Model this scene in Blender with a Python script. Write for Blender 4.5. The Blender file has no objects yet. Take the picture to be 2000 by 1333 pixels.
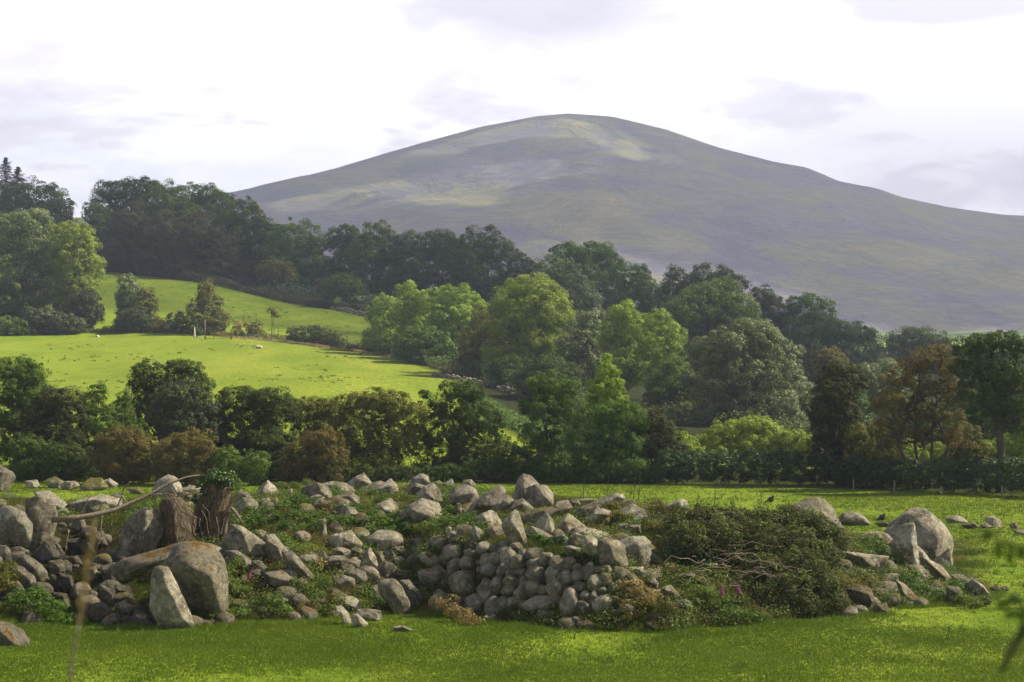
import bpy, bmesh, math, random
import numpy as np
from mathutils import Vector

# ------------------------------------------------------------------ camera, world, sun
S = bpy.context.scene
COL = S.collection
F = 3722.0                      # focal length in photograph pixels (2000 wide)
CAMZ = 10.0
HOR = 700.0                     # row of the horizon

cam_d = bpy.data.cameras.new('camera'); cam = bpy.data.objects.new('camera', cam_d); COL.objects.link(cam)
cam.location = (0, 0, CAMZ); cam.rotation_euler = (math.radians(90), 0, 0)
cam_d.sensor_width = 36; cam_d.lens = 36*F/2000; cam_d.shift_y = (HOR-666.5)/2000
cam_d.clip_start = 0.3; cam_d.clip_end = 30000
cam_d.dof.use_dof = True; cam_d.dof.focus_distance = 115; cam_d.dof.aperture_fstop = 4.0
S.camera = cam

SUN = Vector((0.80, 0.22, 0.72)).normalized()          # towards the sun
w = bpy.data.worlds.new('World'); S.world = w; w.use_nodes = True
nt = w.node_tree; nt.nodes.clear()
def N(tree, typ, **kw):
    n = tree.nodes.new(typ)
    for k, v in kw.items(): setattr(n, k, v)
    return n
def mathn(t, op, a, b=None, c=None, clamp=False):
    n = N(t, 'ShaderNodeMath', operation=op); n.use_clamp = clamp
    for i, v in enumerate((a, b, c)):
        if v is None: continue
        if isinstance(v, (int, float)): n.inputs[i].default_value = v
        else: t.links.new(v, n.inputs[i])
    return n.outputs[0]
def mixc(t, fac, a, b, blend='MIX'):
    n = N(t, 'ShaderNodeMix', data_type='RGBA', blend_type=blend)
    for s, v in ((n.inputs['Factor'], fac), (n.inputs[6], a), (n.inputs[7], b)):
        if isinstance(v, (int, float)): s.default_value = v
        elif isinstance(v, (tuple, list)): s.default_value = tuple(v)+((1,) if len(v) == 3 else ())
        else: t.links.new(v, s)
    return n.outputs[2]
def ramp(t, fac, stops):
    n = N(t, 'ShaderNodeValToRGB'); cr = n.color_ramp
    while len(cr.elements) < len(stops): cr.elements.new(0.5)
    for e, (p, c) in zip(cr.elements, stops):
        e.position = p; e.color = tuple(c)+(1,) if len(c) == 3 else c
    t.links.new(fac, n.inputs[0]); return n.outputs[0]
def noise(t, vec, scale, detail=4, rough=.55, dist=0):
    n = N(t, 'ShaderNodeTexNoise'); n.inputs['Scale'].default_value = scale
    n.inputs['Detail'].default_value = detail; n.inputs['Roughness'].default_value = rough
    n.inputs['Distortion'].default_value = dist
    if vec is not None: t.links.new(vec, n.inputs['Vector'])
    return n.outputs[0]
def mapping(t, vec, scale=(1,1,1), loc=(0,0,0), rot=(0,0,0)):
    n = N(t, 'ShaderNodeMapping'); t.links.new(vec, n.inputs[0])
    n.inputs['Scale'].default_value = scale; n.inputs['Location'].default_value = loc; n.inputs['Rotation'].default_value = rot
    return n.outputs[0]

sky = N(nt, 'ShaderNodeTexSky', sky_type='NISHITA'); sky.sun_disc = False
sky.sun_elevation = math.asin(SUN.z); sky.sun_rotation = math.atan2(SUN.x, SUN.y)
sky.air_density = 1.2; sky.dust_density = 2.0
geo = N(nt, 'ShaderNodeTexCoord'); D = geo.outputs['Generated']
sep = N(nt, 'ShaderNodeSeparateXYZ'); nt.links.new(D, sep.inputs[0])
X, Yd, Z = sep.outputs
n1 = noise(nt, mapping(nt, D, (1.0, 1.0, 2.6), (.35, .1, .02)), 6.5, 7, .58, .4)
n2 = noise(nt, mapping(nt, D, (1.0, 1.0, 3.2), (4.1, .3, .7)), 19, 7, .62, .3)
nn = mathn(nt, 'ADD', mathn(nt, 'MULTIPLY', n1, .65), mathn(nt, 'MULTIPLY', n2, .35))
# distinct grey cloud banks of this sky: direction of the bank, its half width, half height
def bank(px, py, rx, ry):
    a = mathn(nt, 'DIVIDE', mathn(nt, 'SUBTRACT', mathn(nt, 'DIVIDE', X, Yd), (px-1000)/F), rx/F)
    b = mathn(nt, 'DIVIDE', mathn(nt, 'SUBTRACT', mathn(nt, 'DIVIDE', Z, Yd), (HOR-py)/F), ry/F)
    r = mathn(nt, 'SQRT', mathn(nt, 'ADD', mathn(nt, 'MULTIPLY', a, a), mathn(nt, 'MULTIPLY', b, b)))
    r = mathn(nt, 'ADD', r, mathn(nt, 'MULTIPLY', mathn(nt, 'SUBTRACT', .5, nn), 3.6))
    return mathn(nt, 'SUBTRACT', 1.65, r, clamp=True)
bk = bank(1080, 0, 260, 95)
for b_ in ((1850, 5, 250, 45), (1750, 200, 260, 130), (1900, 330, 260, 90), (720, 130, 90, 50)):
    k_ = mathn(nt, 'MULTIPLY', bank(*b_), .95 if b_[1] < 50 else .5)
    bk = mathn(nt, 'MAXIMUM', bk, k_)
cloudc = ramp(nt, nn, [(.39, (5.9, 5.35, 5.75)), (.45, (7.2, 6.7, 6.95)), (.50, (10.0, 9.7, 9.6))])
cloudc = mixc(nt, mathn(nt, 'MULTIPLY', bk, .9, clamp=True), cloudc, (3.9, 3.5, 3.85))
# pale blue gaps, upper left
gap = mathn(nt, 'MULTIPLY', mathn(nt, 'SUBTRACT', n2, .48, clamp=True), 6.0, clamp=True)
left = mathn(nt, 'MULTIPLY', mathn(nt, 'SUBTRACT', -.03, X, clamp=True), 6.0, clamp=True)
cloudc = mixc(nt, mathn(nt, 'MULTIPLY', gap, mathn(nt, 'MULTIPLY', left, .6)), cloudc, (5.6, 6.4, 7.0))
# the cloud cover is brightest low over the mountain, greyer overhead and behind
zen = ramp(nt, Z, [(0.0, (1, 1, 1)), (.20, (1, 1, 1)), (.30, (.27, .255, .23)), (1.0, (.125, .12, .115))])
cloudc = mixc(nt, 1.0, cloudc, zen, 'MULTIPLY')
beh = ramp(nt, mathn(nt, 'MULTIPLY_ADD', Yd, .5, .5), [(.0, (.26, .255, .24)), (.55, (.34, .335, .32)), (.9, (1, 1, 1))])
cloudc = mixc(nt, 1.0, cloudc, beh, 'MULTIPLY')
skyc = mixc(nt, .86, sky.outputs[0], cloudc)
bg = N(nt, 'ShaderNodeBackground'); bg.inputs[1].default_value = 0.125
nt.links.new(skyc, bg.inputs[0])
wo = N(nt, 'ShaderNodeOutputWorld'); nt.links.new(bg.outputs[0], wo.inputs[0])

sl = bpy.data.lights.new('sun', 'SUN'); sl.energy = 5.0; sl.angle = math.radians(.5); sl.color = (1.0, .90, .66)
so = bpy.data.objects.new('sun', sl); COL.objects.link(so)
so.rotation_euler = SUN.to_track_quat('Z', 'Y').to_euler(); so.location = (300, 100, 1500)

vs = S.view_settings; S.display_settings.display_device = 'sRGB'
vs.view_transform = 'Standard'; vs.look = 'None'; vs.exposure = 1.42; vs.gamma = 1.0
S.cycles.max_bounces = 6; S.cycles.diffuse_bounces = 3; S.cycles.transmission_bounces = 3
S.cycles.transparent_max_bounces = 8; S.cycles.volume_bounces = 0; S.cycles.caustics_reflective = False
S.cycles.caustics_refractive = False; S.cycles.use_denoising = DENOISE if 'DENOISE' in globals() else True

# ------------------------------------------------------------------ helpers
rnd = random.Random(7); rng = np.random.default_rng(7)
def tag(o, label=None, cat=None, group=None, kind=None):
    if label: o['label'] = label
    if cat: o['category'] = cat
    if group: o['group'] = group
    if kind: o['kind'] = kind
    return o
def empty(name, loc, label=None, cat=None, group=None):
    o = bpy.data.objects.new(name, None); COL.objects.link(o); o.location = loc; o.empty_display_size = .3
    return tag(o, label, cat, group)
def mesh_np(name, V, faces, mat, parent=None, smooth=True, attr=None, cattr=None, loc=None):
    """V (n,3); faces (m,k) array, or list of such arrays. Vertices are in world space; loc/parent give the origin."""
    fl = faces if isinstance(faces, list) else [faces]
    fl = [np.asarray(f, dtype=np.int32) for f in fl if len(f)]
    me = bpy.data.meshes.new(name)
    V = np.asarray(V, dtype=np.float32)
    org = np.array(parent.location if parent is not None else (loc if loc is not None else (0, 0, 0)), dtype=np.float32)
    pp = parent
    while pp is not None and pp.parent is not None:
        pp = pp.parent; org = org + np.array(pp.location, dtype=np.float32)
    me.vertices.add(len(V)); me.vertices.foreach_set('co', (V-org).ravel())
    nl = sum(f.size for f in fl); nf = sum(len(f) for f in fl)
    me.loops.add(nl); me.polygons.add(nf)
    me.loops.foreach_set('vertex_index', np.concatenate([f.ravel() for f in fl]))
    tot = np.concatenate([np.full(len(f), f.shape[1], dtype=np.int32) for f in fl])
    st = np.concatenate(([0], np.cumsum(tot)[:-1])).astype(np.int32)
    me.polygons.foreach_set('loop_start', st); me.polygons.foreach_set('loop_total', tot)
    me.polygons.foreach_set('use_smooth', np.full(nf, smooth))
    if attr is not None:
        a = me.attributes.new('v', 'FLOAT', 'FACE' if len(attr) == nf else 'POINT'); a.data.foreach_set('value', np.asarray(attr, dtype=np.float32))
    if cattr is not None:
        for k, arr in cattr.items():
            a = me.attributes.new(k, 'FLOAT', 'POINT'); a.data.foreach_set('value', np.asarray(arr, dtype=np.float32))
    me.materials.append(mat); me.update(calc_edges=True); me.validate()
    o = bpy.data.objects.new(name, me); COL.objects.link(o)
    if parent is not None: o.parent = parent
    elif loc is not None: o.location = loc
    return o
def _hash(i, j, k):
    h = (i*np.uint32(374761393) + j*np.uint32(668265263) + k*np.uint32(2246822519)).astype(np.uint32)
    h = (h ^ (h >> np.uint32(13)))*np.uint32(1274126177); h = h ^ (h >> np.uint32(16))
    return (h & np.uint32(0xffffff)).astype(np.float64)/float(0xffffff)*2-1
def vnoise(p):
    p = np.asarray(p, dtype=np.float64)+1000.0
    f = np.floor(p); t = p-f; t = t*t*(3-2*t); i = f.astype(np.int64).astype(np.uint32)
    x0, y0, z0 = i[..., 0], i[..., 1], i[..., 2]; tx, ty, tz = t[..., 0], t[..., 1], t[..., 2]; o = np.uint32(1)
    def L(a, b, s): return a+(b-a)*s
    c = [[[_hash(x0+a*o, y0+b*o, z0+d*o) for d in (np.uint32(0), o)] for b in (np.uint32(0), o)] for a in (np.uint32(0), o)]
    return L(L(L(c[0][0][0], c[1][0][0], tx), L(c[0][1][0], c[1][1][0], tx), ty),
             L(L(c[0][0][1], c[1][0][1], tx), L(c[0][1][1], c[1][1][1], tx), ty), tz)
def fbm(p, oct=4, gain=.5):
    p = np.asarray(p, dtype=np.float64); s = np.zeros(p.shape[:-1]); a = 1.0; tot = 0
    for o in range(oct):
        s += a*vnoise(p*(2.03**o)+o*17.3); tot += a; a *= gain
    return s/tot
def fbm2(x, y, sc, oct=4, seed=0, gain=.5):
    return fbm(np.stack([np.asarray(x)*sc, np.asarray(y)*sc, np.full(np.shape(x), seed+.37)], -1), oct, gain)
def sstep(a, b, x):
    t = np.clip((x-a)/(b-a), 0, 1); return t*t*(3-2*t)
class MB:
    def __init__(s): s.V = []; s.Q = []; s.T = []; s.n = 0
    def add(s, V, Q=None, T=None):
        V = np.asarray(V, dtype=float)
        if Q is not None and len(Q): s.Q.append(np.asarray(Q, dtype=np.int32)+s.n)
        if T is not None and len(T): s.T.append(np.asarray(T, dtype=np.int32)+s.n)
        s.V.append(V); s.n += len(V)
    def tube(s, pts, rad, k=6):
        P = np.asarray(pts, float); R = np.asarray(rad, float)*np.ones(len(P)); n = len(P)
        T = np.gradient(P, axis=0); T /= np.linalg.norm(T, axis=1)[:, None]+1e-9
        ref = np.array([0.13, .97, .2]) if abs(T[:, 2]).mean() > .7 else np.array([0.1, .1, 1.0])
        A = np.cross(T, ref); A /= np.linalg.norm(A, axis=1)[:, None]+1e-9; B = np.cross(T, A)
        th = np.linspace(0, 2*math.pi, k, endpoint=False)
        V = P[:, None]+R[:, None, None]*(np.cos(th)[None, :, None]*A[:, None]+np.sin(th)[None, :, None]*B[:, None])
        i, j = np.meshgrid(np.arange(n-1), np.arange(k), indexing='ij'); j2 = (j+1) % k
        Q = np.stack([i*k+j, i*k+j2, (i+1)*k+j2, (i+1)*k+j], -1).reshape(-1, 4)
        V = np.concatenate([V.reshape(-1, 3), P[:1], P[-1:]])
        a = np.arange(k); b = (a+1) % k
        Tt = np.concatenate([np.stack([b, a, np.full(k, n*k)], -1), np.stack([(n-1)*k+a, (n-1)*k+b, np.full(k, n*k+1)], -1)])
        s.add(V, Q, Tt)
    def box(s, c, h, rot=0):
        v = np.array([[x, y, z] for x in (-1, 1) for y in (-1, 1) for z in (-1, 1)], float)*np.array(h)
        cr, sr = math.cos(rot), math.sin(rot); v = np.stack([v[:, 0]*cr-v[:, 1]*sr, v[:, 0]*sr+v[:, 1]*cr, v[:, 2]], -1)+np.array(c)
        s.add(v, [[0, 1, 3, 2], [4, 6, 7, 5], [0, 4, 5, 1], [2, 3, 7, 6], [0, 2, 6, 4], [1, 5, 7, 3]])
    def build(s, name, mat, parent=None, smooth=True, loc=None):
        return mesh_np(name, np.concatenate(s.V), ([np.concatenate(s.Q)] if s.Q else [])+([np.concatenate(s.T)] if s.T else []), mat, parent, smooth, loc=loc)

# ------------------------------------------------------------------ terrain
CP = [ # px, py, distance  (points of the land as seen from the road)
 (0,850,205),(500,855,205),(1000,875,200),(1500,880,205),(2000,885,205),
 (200,760,280),(-100,755,280),(600,770,262),(800,740,312),(0,655,400),(500,672,388),(-200,640,400),
 (1000,780,290),(1360,830,250),(1600,850,242),(2000,850,242),(2200,850,242),
 (200,640,420),(710,672,400),(0,620,440),(300,585,490),(500,612,480),(200,525,580),(450,560,550),(700,610,510),(0,500,600),(-200,500,600),
 (1000,640,500),(1100,645,460),(1300,700,440),(1600,735,440),(1900,738,440),(2200,738,440),
 (0,455,900),(500,500,900),(1000,610,900),(1400,690,900),(1900,693,900),(2200,693,900),
 (0,500,1300),(500,520,1300),(1000,620,1400),(1500,674,1400),(2000,676,1400),
 (0,560,2000),(700,600,2000),(1300,650,2000),(1700,661,2000),(2000,654,2000),(2200,652,2000),
 (0,600,3000),(1000,620,3000),(2000,640,3000)]
CPa = np.array(CP, float)
cu = (CPa[:, 0]-1000)/F*6; cv = np.log(CPa[:, 2]); cz = CAMZ+(HOR-CPa[:, 1])/F*CPa[:, 2]
_h = cz/CPa[:, 2]*100           # interpolate the slope angle, which keeps far ground well behaved
def _phi(r): return np.where(r > 1e-9, r*r*np.log(r+1e-12), 0)
_D = np.hypot(cu[:, None]-cu[None], cv[:, None]-cv[None]); _n = len(cu)
_A = np.zeros((_n+3, _n+3)); _A[:_n, :_n] = _phi(_D)+np.eye(_n)*1e-3
_A[:_n, _n] = 1; _A[:_n, _n+1] = cu; _A[:_n, _n+2] = cv; _A[_n:, :_n] = _A[:_n, _n:].T
_w = np.linalg.solve(_A, np.concatenate([_h, [0, 0, 0]]))
def tps(u, v):
    out = np.full(u.shape, _w[_n])+_w[_n+1]*u+_w[_n+2]*v
    for i in range(_n): out += _w[i]*_phi(np.hypot(u-cu[i], v-cv[i]))
    return out
FOOT = np.array([(-400,1215),(0,1225),(150,1215),(350,1222),(600,1213),(750,1192),(870,1192),(950,1212),(1150,1232),(1300,1238),(1450,1225),(1650,1198),(1800,1182),(1930,1165),(2000,1150)], float)
CREST = np.array([(-400,960),(0,978),(120,985),(300,978),(440,972),(500,968),(700,958),(850,952),(1000,972),(1150,982),(1300,1000),(1450,1008),(1600,1030),(1700,1055),(1800,1090),(1880,1130),(1960,1150)], float)
def ground(x, y, detail=True):
    x = np.asarray(x, float); y = np.asarray(y, float); ys = np.maximum(y, 1.0)
    px = 1000+F*x/ys
    u = np.clip(x/np.maximum(ys, 150), -.34, .34)*6
    hill = tps(u, np.log(np.clip(ys, 190, 3000)))/100*np.clip(ys, 190, 3000)
    z = hill*sstep(168, 205, ys)
    z = z + (1-sstep(0, 46, ys))*8.3
    # the bank of rubble
    pf = np.interp(px, FOOT[:, 0], FOOT[:, 1]); pc = np.interp(px, CREST[:, 0], CREST[:, 1])
    Df = CAMZ*F/(pf-HOR); Dc = Df+17.0; zc = CAMZ-(pc-HOR)/F*Dc
    edge = 1-sstep(1880, 1965, px)
    t = (ys-Df)/(Dc-Df)
    wz = sstep(800, 850, px)*(1-sstep(1180, 1260, px)); tc_ = np.clip(t, 0, 1)
    rise = (1-(1-tc_)**2.3)*(1-wz)+(.70*sstep(0, .17, tc_)+.30*tc_)*wz
    up = np.where(t < 1, rise, 1-sstep(1.0, 1.75, t))
    m = np.clip(up, 0, 1)*np.maximum(zc, 0)*edge*(ys < 125)*(ys > 40)
    z = z+m
    if detail:
        z = z+fbm2(x, y, .09, 3, 3)*.10*(1-sstep(170, 260, ys)) + fbm2(x, y, .55, 3, 8)*.22*np.clip(m, 0, 1) \
            + fbm2(x, y, .02, 4, 5)*1.3*sstep(180, 300, ys)+fbm2(x, y, .6, 2, 11)*.03
    return z
_Y = np.concatenate([np.arange(46, 170, .06), np.exp(np.linspace(math.log(170), math.log(2600), 3000))])
def at(px, py):
    """the point of the land seen at this place of the photograph"""
    y = _Y; g = ground((px-1000)/F*y, y); r = CAMZ+(HOR-py)/F*y
    k = np.argmax(g >= r)
    if not (g >= r).any(): k = len(y)-1
    return Vector(((px-1000)/F*y[k], y[k], g[k]))
def gpt(px, dist):
    x = (px-1000)/F*dist
    return Vector((x, dist, float(ground(np.array([x]), np.array([dist]))[0])))
def P(px, py, d): return np.array([(px-1000)/F*d, d, CAMZ+(HOR-py)/F*d])
# ------------------------------------------------------------------ materials
def newmat(name):
    m = bpy.data.materials.new(name); m.use_nodes = True; t = m.node_tree
    b = t.nodes['Principled BSDF']; return m, t, b
def setb(t, b, col=None, rough=None, spec=None, bump=None, bs=.5, bd=.05):
    if col is not None:
        if isinstance(col, tuple): b.inputs['Base Color'].default_value = col+(1,)
        else: t.links.new(col, b.inputs['Base Color'])
    if rough is not None:
        if isinstance(rough, (int, float)): b.inputs['Roughness'].default_value = rough
        else: t.links.new(rough, b.inputs['Roughness'])
    if spec is not None: b.inputs['Specular IOR Level'].default_value = spec
    if bump is not None:
        n = N(t, 'ShaderNodeBump'); n.inputs['Strength'].default_value = bs; n.inputs['Distance'].default_value = bd
        t.links.new(bump, n.inputs['Height']); t.links.new(n.outputs[0], b.inputs['Normal'])
def objpos(t):
    g = N(t, 'ShaderNodeNewGeometry'); return g.outputs['Position']
def attr(t, name, typ='GEOMETRY'):
    n = N(t, 'ShaderNodeAttribute', attribute_type=typ, attribute_name=name); return n.outputs['Fac']

# pasture
m_grass, t, b = newmat('pasture')
p = objpos(t)
a1 = noise(t, mapping(t, p, (1, .45, 1)), .16, 5, .6); a2 = noise(t, mapping(t, p, (1, .4, 1)), 1.6, 5, .65, .3); a3 = noise(t, p, 9, 4, .7)
base = ramp(t, a1, [(.38, (.118, .182, .013)), (.5, (.158, .226, .018)), (.62, (.205, .258, .028))])
base = mixc(t, mathn(t, 'MULTIPLY', mathn(t, 'SUBTRACT', a2, .46, clamp=True), 3.4, clamp=True), base, (.060, .118, .005))
base = mixc(t, mathn(t, 'MULTIPLY', mathn(t, 'SUBTRACT', a3, .5, clamp=True), 2.0, clamp=True), base, (.175, .235, .03))
a4 = noise(t, mapping(t, p, (.7, .3, 1)), .55, 5, .65, .4)
base = mixc(t, mathn(t, 'MULTIPLY', mathn(t, 'SUBTRACT', a4, .53, clamp=True), 5.0, clamp=True), base, (.195, .225, .028))
base = mixc(t, mathn(t, 'MULTIPLY', mathn(t, 'SUBTRACT', .46, a4, clamp=True), 5.0, clamp=True), base, (.100, .160, .012))
yel = ramp(t, a2, [(.38, (.094, .152, .010)), (.5, (.148, .190, .016)), (.62, (.225, .236, .045))])
yel = mixc(t, 1.0, yel, ramp(t, noise(t, mapping(t, p, (.6, .25, 1)), .12, 5, .6), [(.36, (.74, .80, .7)), (.5, (1, 1, 1)), (.64, (1.28, 1.15, 1.3))]), 'MULTIPLY')
base = mixc(t, attr(t, 'yellow'), base, yel)
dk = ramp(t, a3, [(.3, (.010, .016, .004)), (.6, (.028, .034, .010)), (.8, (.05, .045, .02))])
base = mixc(t, attr(t, 'woodfloor_shade'), base, dk)
mo = ramp(t, noise(t, p, .9, 5, .6), [(.36, (.022, .016, .009)), (.47, (.045, .045, .012)), (.56, (.085, .125, .012)), (.68, (.15, .13, .035))])
base = mixc(t, attr(t, 'mound'), base, mo)
base = mixc(t, attr(t, 'soil'), base, ramp(t, a3, [(.3, (.008, .006, .004)), (.7, (.03, .02, .013))]))
ff = ramp(t, noise(t, mapping(t, p, (1, 1.6, 1)), .006, 3, .5), [(.42, (.10, .16, .05)), (.47, (.24, .33, .05)), (.56, (.26, .36, .05)), (.60, (.09, .12, .06))])
base = mixc(t, attr(t, 'far'), base, ff)
setb(t, b, base, .95, .03, mathn(t, 'ADD', a2, mathn(t, 'MULTIPLY', a3, .4)), .7, .25)

def grid(xs_of_row, ys):
    pass
def ground_sheet():
    ys = np.concatenate([np.linspace(-60, 50, 24)[:-1], np.arange(50, 120, .28), np.arange(120, 175, .6), np.arange(175, 300, 1.3),
                         np.exp(np.linspace(math.log(300), math.log(3200), 130))])
    nx = 460
    s = np.linspace(-1, 1, nx); s = np.sign(s)*(np.abs(s)*.75+.25*np.abs(s)**3)
    W = np.interp(ys, [-60, 0, 100, 600, 3200], [90, 60, 52, 330, 1500])
    Xg = s[None]*W[:, None]; Yg = np.repeat(ys[:, None], nx, 1)
    Zg = ground(Xg.ravel(), Yg.ravel()).reshape(Xg.shape)
    px = 1000+F*Xg/np.maximum(Yg, 1); py = HOR-(Zg-CAMZ)/np.maximum(Yg, 1)*F
    n = len(ys); i, j = np.meshgrid(np.arange(n-1), np.arange(nx-1), indexing='ij')
    Q = np.stack([i*nx+j, i*nx+j+1, (i+1)*nx+j+1, (i+1)*nx+j], -1).reshape(-1, 4)
    nz = fbm2(Xg, Yg, .02, 4, 2); nz2 = fbm2(Xg, Yg, .3, 4, 22)
    yellow = sstep(175, 240, Yg)*(1-sstep(395, 410, Yg))*(sstep(-120, 0, Xg-nz*25+(Yg-250)*.10)*.75+.2)
    yellow = yellow*(.85+.3*nz) + .10*(Yg > 409)*(Yg < 600) + .16*sstep(95, 150, Yg)*(Yg < 178)
    # woodland floor above the top hedge and under the middle trees; shaded grass painted dark too
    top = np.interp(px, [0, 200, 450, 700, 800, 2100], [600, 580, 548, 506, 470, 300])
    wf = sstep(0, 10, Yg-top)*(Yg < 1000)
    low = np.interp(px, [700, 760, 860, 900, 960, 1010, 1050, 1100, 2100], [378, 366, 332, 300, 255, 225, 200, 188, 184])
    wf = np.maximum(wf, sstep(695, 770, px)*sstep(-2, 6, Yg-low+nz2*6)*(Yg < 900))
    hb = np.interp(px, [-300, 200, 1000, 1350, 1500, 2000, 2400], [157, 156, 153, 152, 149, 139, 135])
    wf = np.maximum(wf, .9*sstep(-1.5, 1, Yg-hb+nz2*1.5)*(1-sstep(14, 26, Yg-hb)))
    pf = np.interp(px, FOOT[:, 0], FOOT[:, 1]); Df = CAMZ*F/(pf-HOR)
    mound = sstep(-.6, 1.6, Yg-Df+nz2*2.2)*(1-sstep(24, 30, Yg-Df))*(1-sstep(1870, 1945, px))*(Yg > 50)*(Yg < 125)
    gap_shade = (1-sstep(2.6, 3.6, Yg-Df))*sstep(0, 1, Yg-Df)*sstep(820, 850, px)*(1-sstep(1190, 1230, px))  # dark soil colour laid behind the cobbles, painting shade into their gaps
    soil = np.maximum(gap_shade, np.exp(-((px-195)/150)**4)*np.exp(-((Yg-79)/8)**4))*mound  # bare earth of the left hollow, its shade painted into the colour too
    far = sstep(1100, 1400, Yg)
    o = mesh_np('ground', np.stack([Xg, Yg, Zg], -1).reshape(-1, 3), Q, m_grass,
                cattr=dict(yellow=np.clip(yellow, 0, 1).ravel(), woodfloor_shade=np.clip(wf, 0, 1).ravel(), mound=np.clip(mound, 0, 1).ravel(), soil=np.clip(soil, 0, 1).ravel(), far=far.ravel()))
    tag(o, kind='structure')
ground_sheet()

# mountain
m_mtn, t, b = newmat('hazy_heather_hillside')
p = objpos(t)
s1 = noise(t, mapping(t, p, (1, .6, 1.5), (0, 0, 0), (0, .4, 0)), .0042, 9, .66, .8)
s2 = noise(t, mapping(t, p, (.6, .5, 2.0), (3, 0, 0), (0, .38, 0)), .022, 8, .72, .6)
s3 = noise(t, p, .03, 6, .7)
c = ramp(t, s1, [(.34, (.10, .10, .15)), (.45, (.14, .135, .17)), (.53, (.16, .17, .115)), (.62, (.22, .205, .11)), (.72, (.28, .235, .12))])  # heather tones; the extra blue paints distance haze into the slope
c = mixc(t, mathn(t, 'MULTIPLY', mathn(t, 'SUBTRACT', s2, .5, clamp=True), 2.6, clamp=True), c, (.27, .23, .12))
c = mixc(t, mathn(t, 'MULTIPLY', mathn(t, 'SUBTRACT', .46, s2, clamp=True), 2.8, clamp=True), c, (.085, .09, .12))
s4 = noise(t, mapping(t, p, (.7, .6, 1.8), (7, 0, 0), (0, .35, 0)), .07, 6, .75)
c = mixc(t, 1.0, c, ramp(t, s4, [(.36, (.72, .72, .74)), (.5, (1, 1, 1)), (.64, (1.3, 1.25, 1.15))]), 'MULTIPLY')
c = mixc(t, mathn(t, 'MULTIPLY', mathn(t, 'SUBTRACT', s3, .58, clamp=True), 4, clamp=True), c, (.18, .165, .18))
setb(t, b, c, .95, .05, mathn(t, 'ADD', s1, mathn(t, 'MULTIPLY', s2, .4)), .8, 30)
RIDGE = [(-900,560),(-300,500),(100,455),(300,418),(450,392),(560,364),(700,327),(850,277),(950,246),(1050,227),(1110,222),(1170,227),(1260,252),(1350,287),(1450,317),(1495,326),(1505,331),(1545,352),(1605,366),(1660,386),(1730,402),(1840,419),(1900,427),(1915,430),(1935,423),(1950,426),(1985,420),(2005,424),(2100,440),(2500,540),(3100,640)]
def mtn_z(Xg, Yg):
    Yr = 6000.0; U = Xg/(Yr*(.45+.55*Yg/Yr)); return mtn_h(U, Xg, Yg)
def mtn_h(U, Xg, Yg):
    R = np.array(RIDGE, float); Yr = 6000.0; pxr = 1000+F*U
    pyr = np.interp(pxr, R[:, 0], R[:, 1]); zr = (CAMZ+(HOR-pyr)/F*Yr)
    kk = np.ones(9)/9
    t_ = np.clip((Yg-2250)/(Yr-2250), 0, 1)
    g = np.sin(math.pi/2*t_**1.12)**1.22
    sh = fbm2(Xg, Yg, .0011, 5, 41); gul = 1-np.abs(fbm2(Xg*1.0+Yg*.35, Yg*.25, .0042, 4, 43))*2
    base = 18+8*t_
    Z_ = base+(zr-base)*g + (sh*46+gul*12)*np.sin(math.pi*np.clip(t_, 0, 1))**.8*np.clip(zr/500, .2, 1)
    back = np.clip((Yg-Yr)/2600, 0, 1); Z_ = np.where(Yg > Yr, zr*(1-back**1.6), Z_)
    Z_ += fbm2(Xg, Yg, .01, 4, 47)*5*sstep(0, .2, t_)*(t_ < .93)
    # keep the skyline where it stands: no slope in front may rise over the ridge line
    lim = CAMZ+(zr-CAMZ)*Yg/Yr; Z_ = np.where((Yg < Yr), np.minimum(Z_, lim-1.2), Z_)
    return Z_
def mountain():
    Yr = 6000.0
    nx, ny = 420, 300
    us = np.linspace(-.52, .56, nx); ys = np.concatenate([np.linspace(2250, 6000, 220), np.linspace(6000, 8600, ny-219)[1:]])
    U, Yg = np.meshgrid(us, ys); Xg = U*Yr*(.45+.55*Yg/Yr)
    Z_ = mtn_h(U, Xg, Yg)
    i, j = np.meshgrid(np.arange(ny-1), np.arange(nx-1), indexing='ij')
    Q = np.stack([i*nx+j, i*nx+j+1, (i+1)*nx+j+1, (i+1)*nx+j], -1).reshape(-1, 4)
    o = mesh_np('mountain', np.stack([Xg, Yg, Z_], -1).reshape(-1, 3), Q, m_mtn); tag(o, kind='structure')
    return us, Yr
mountain()

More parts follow.
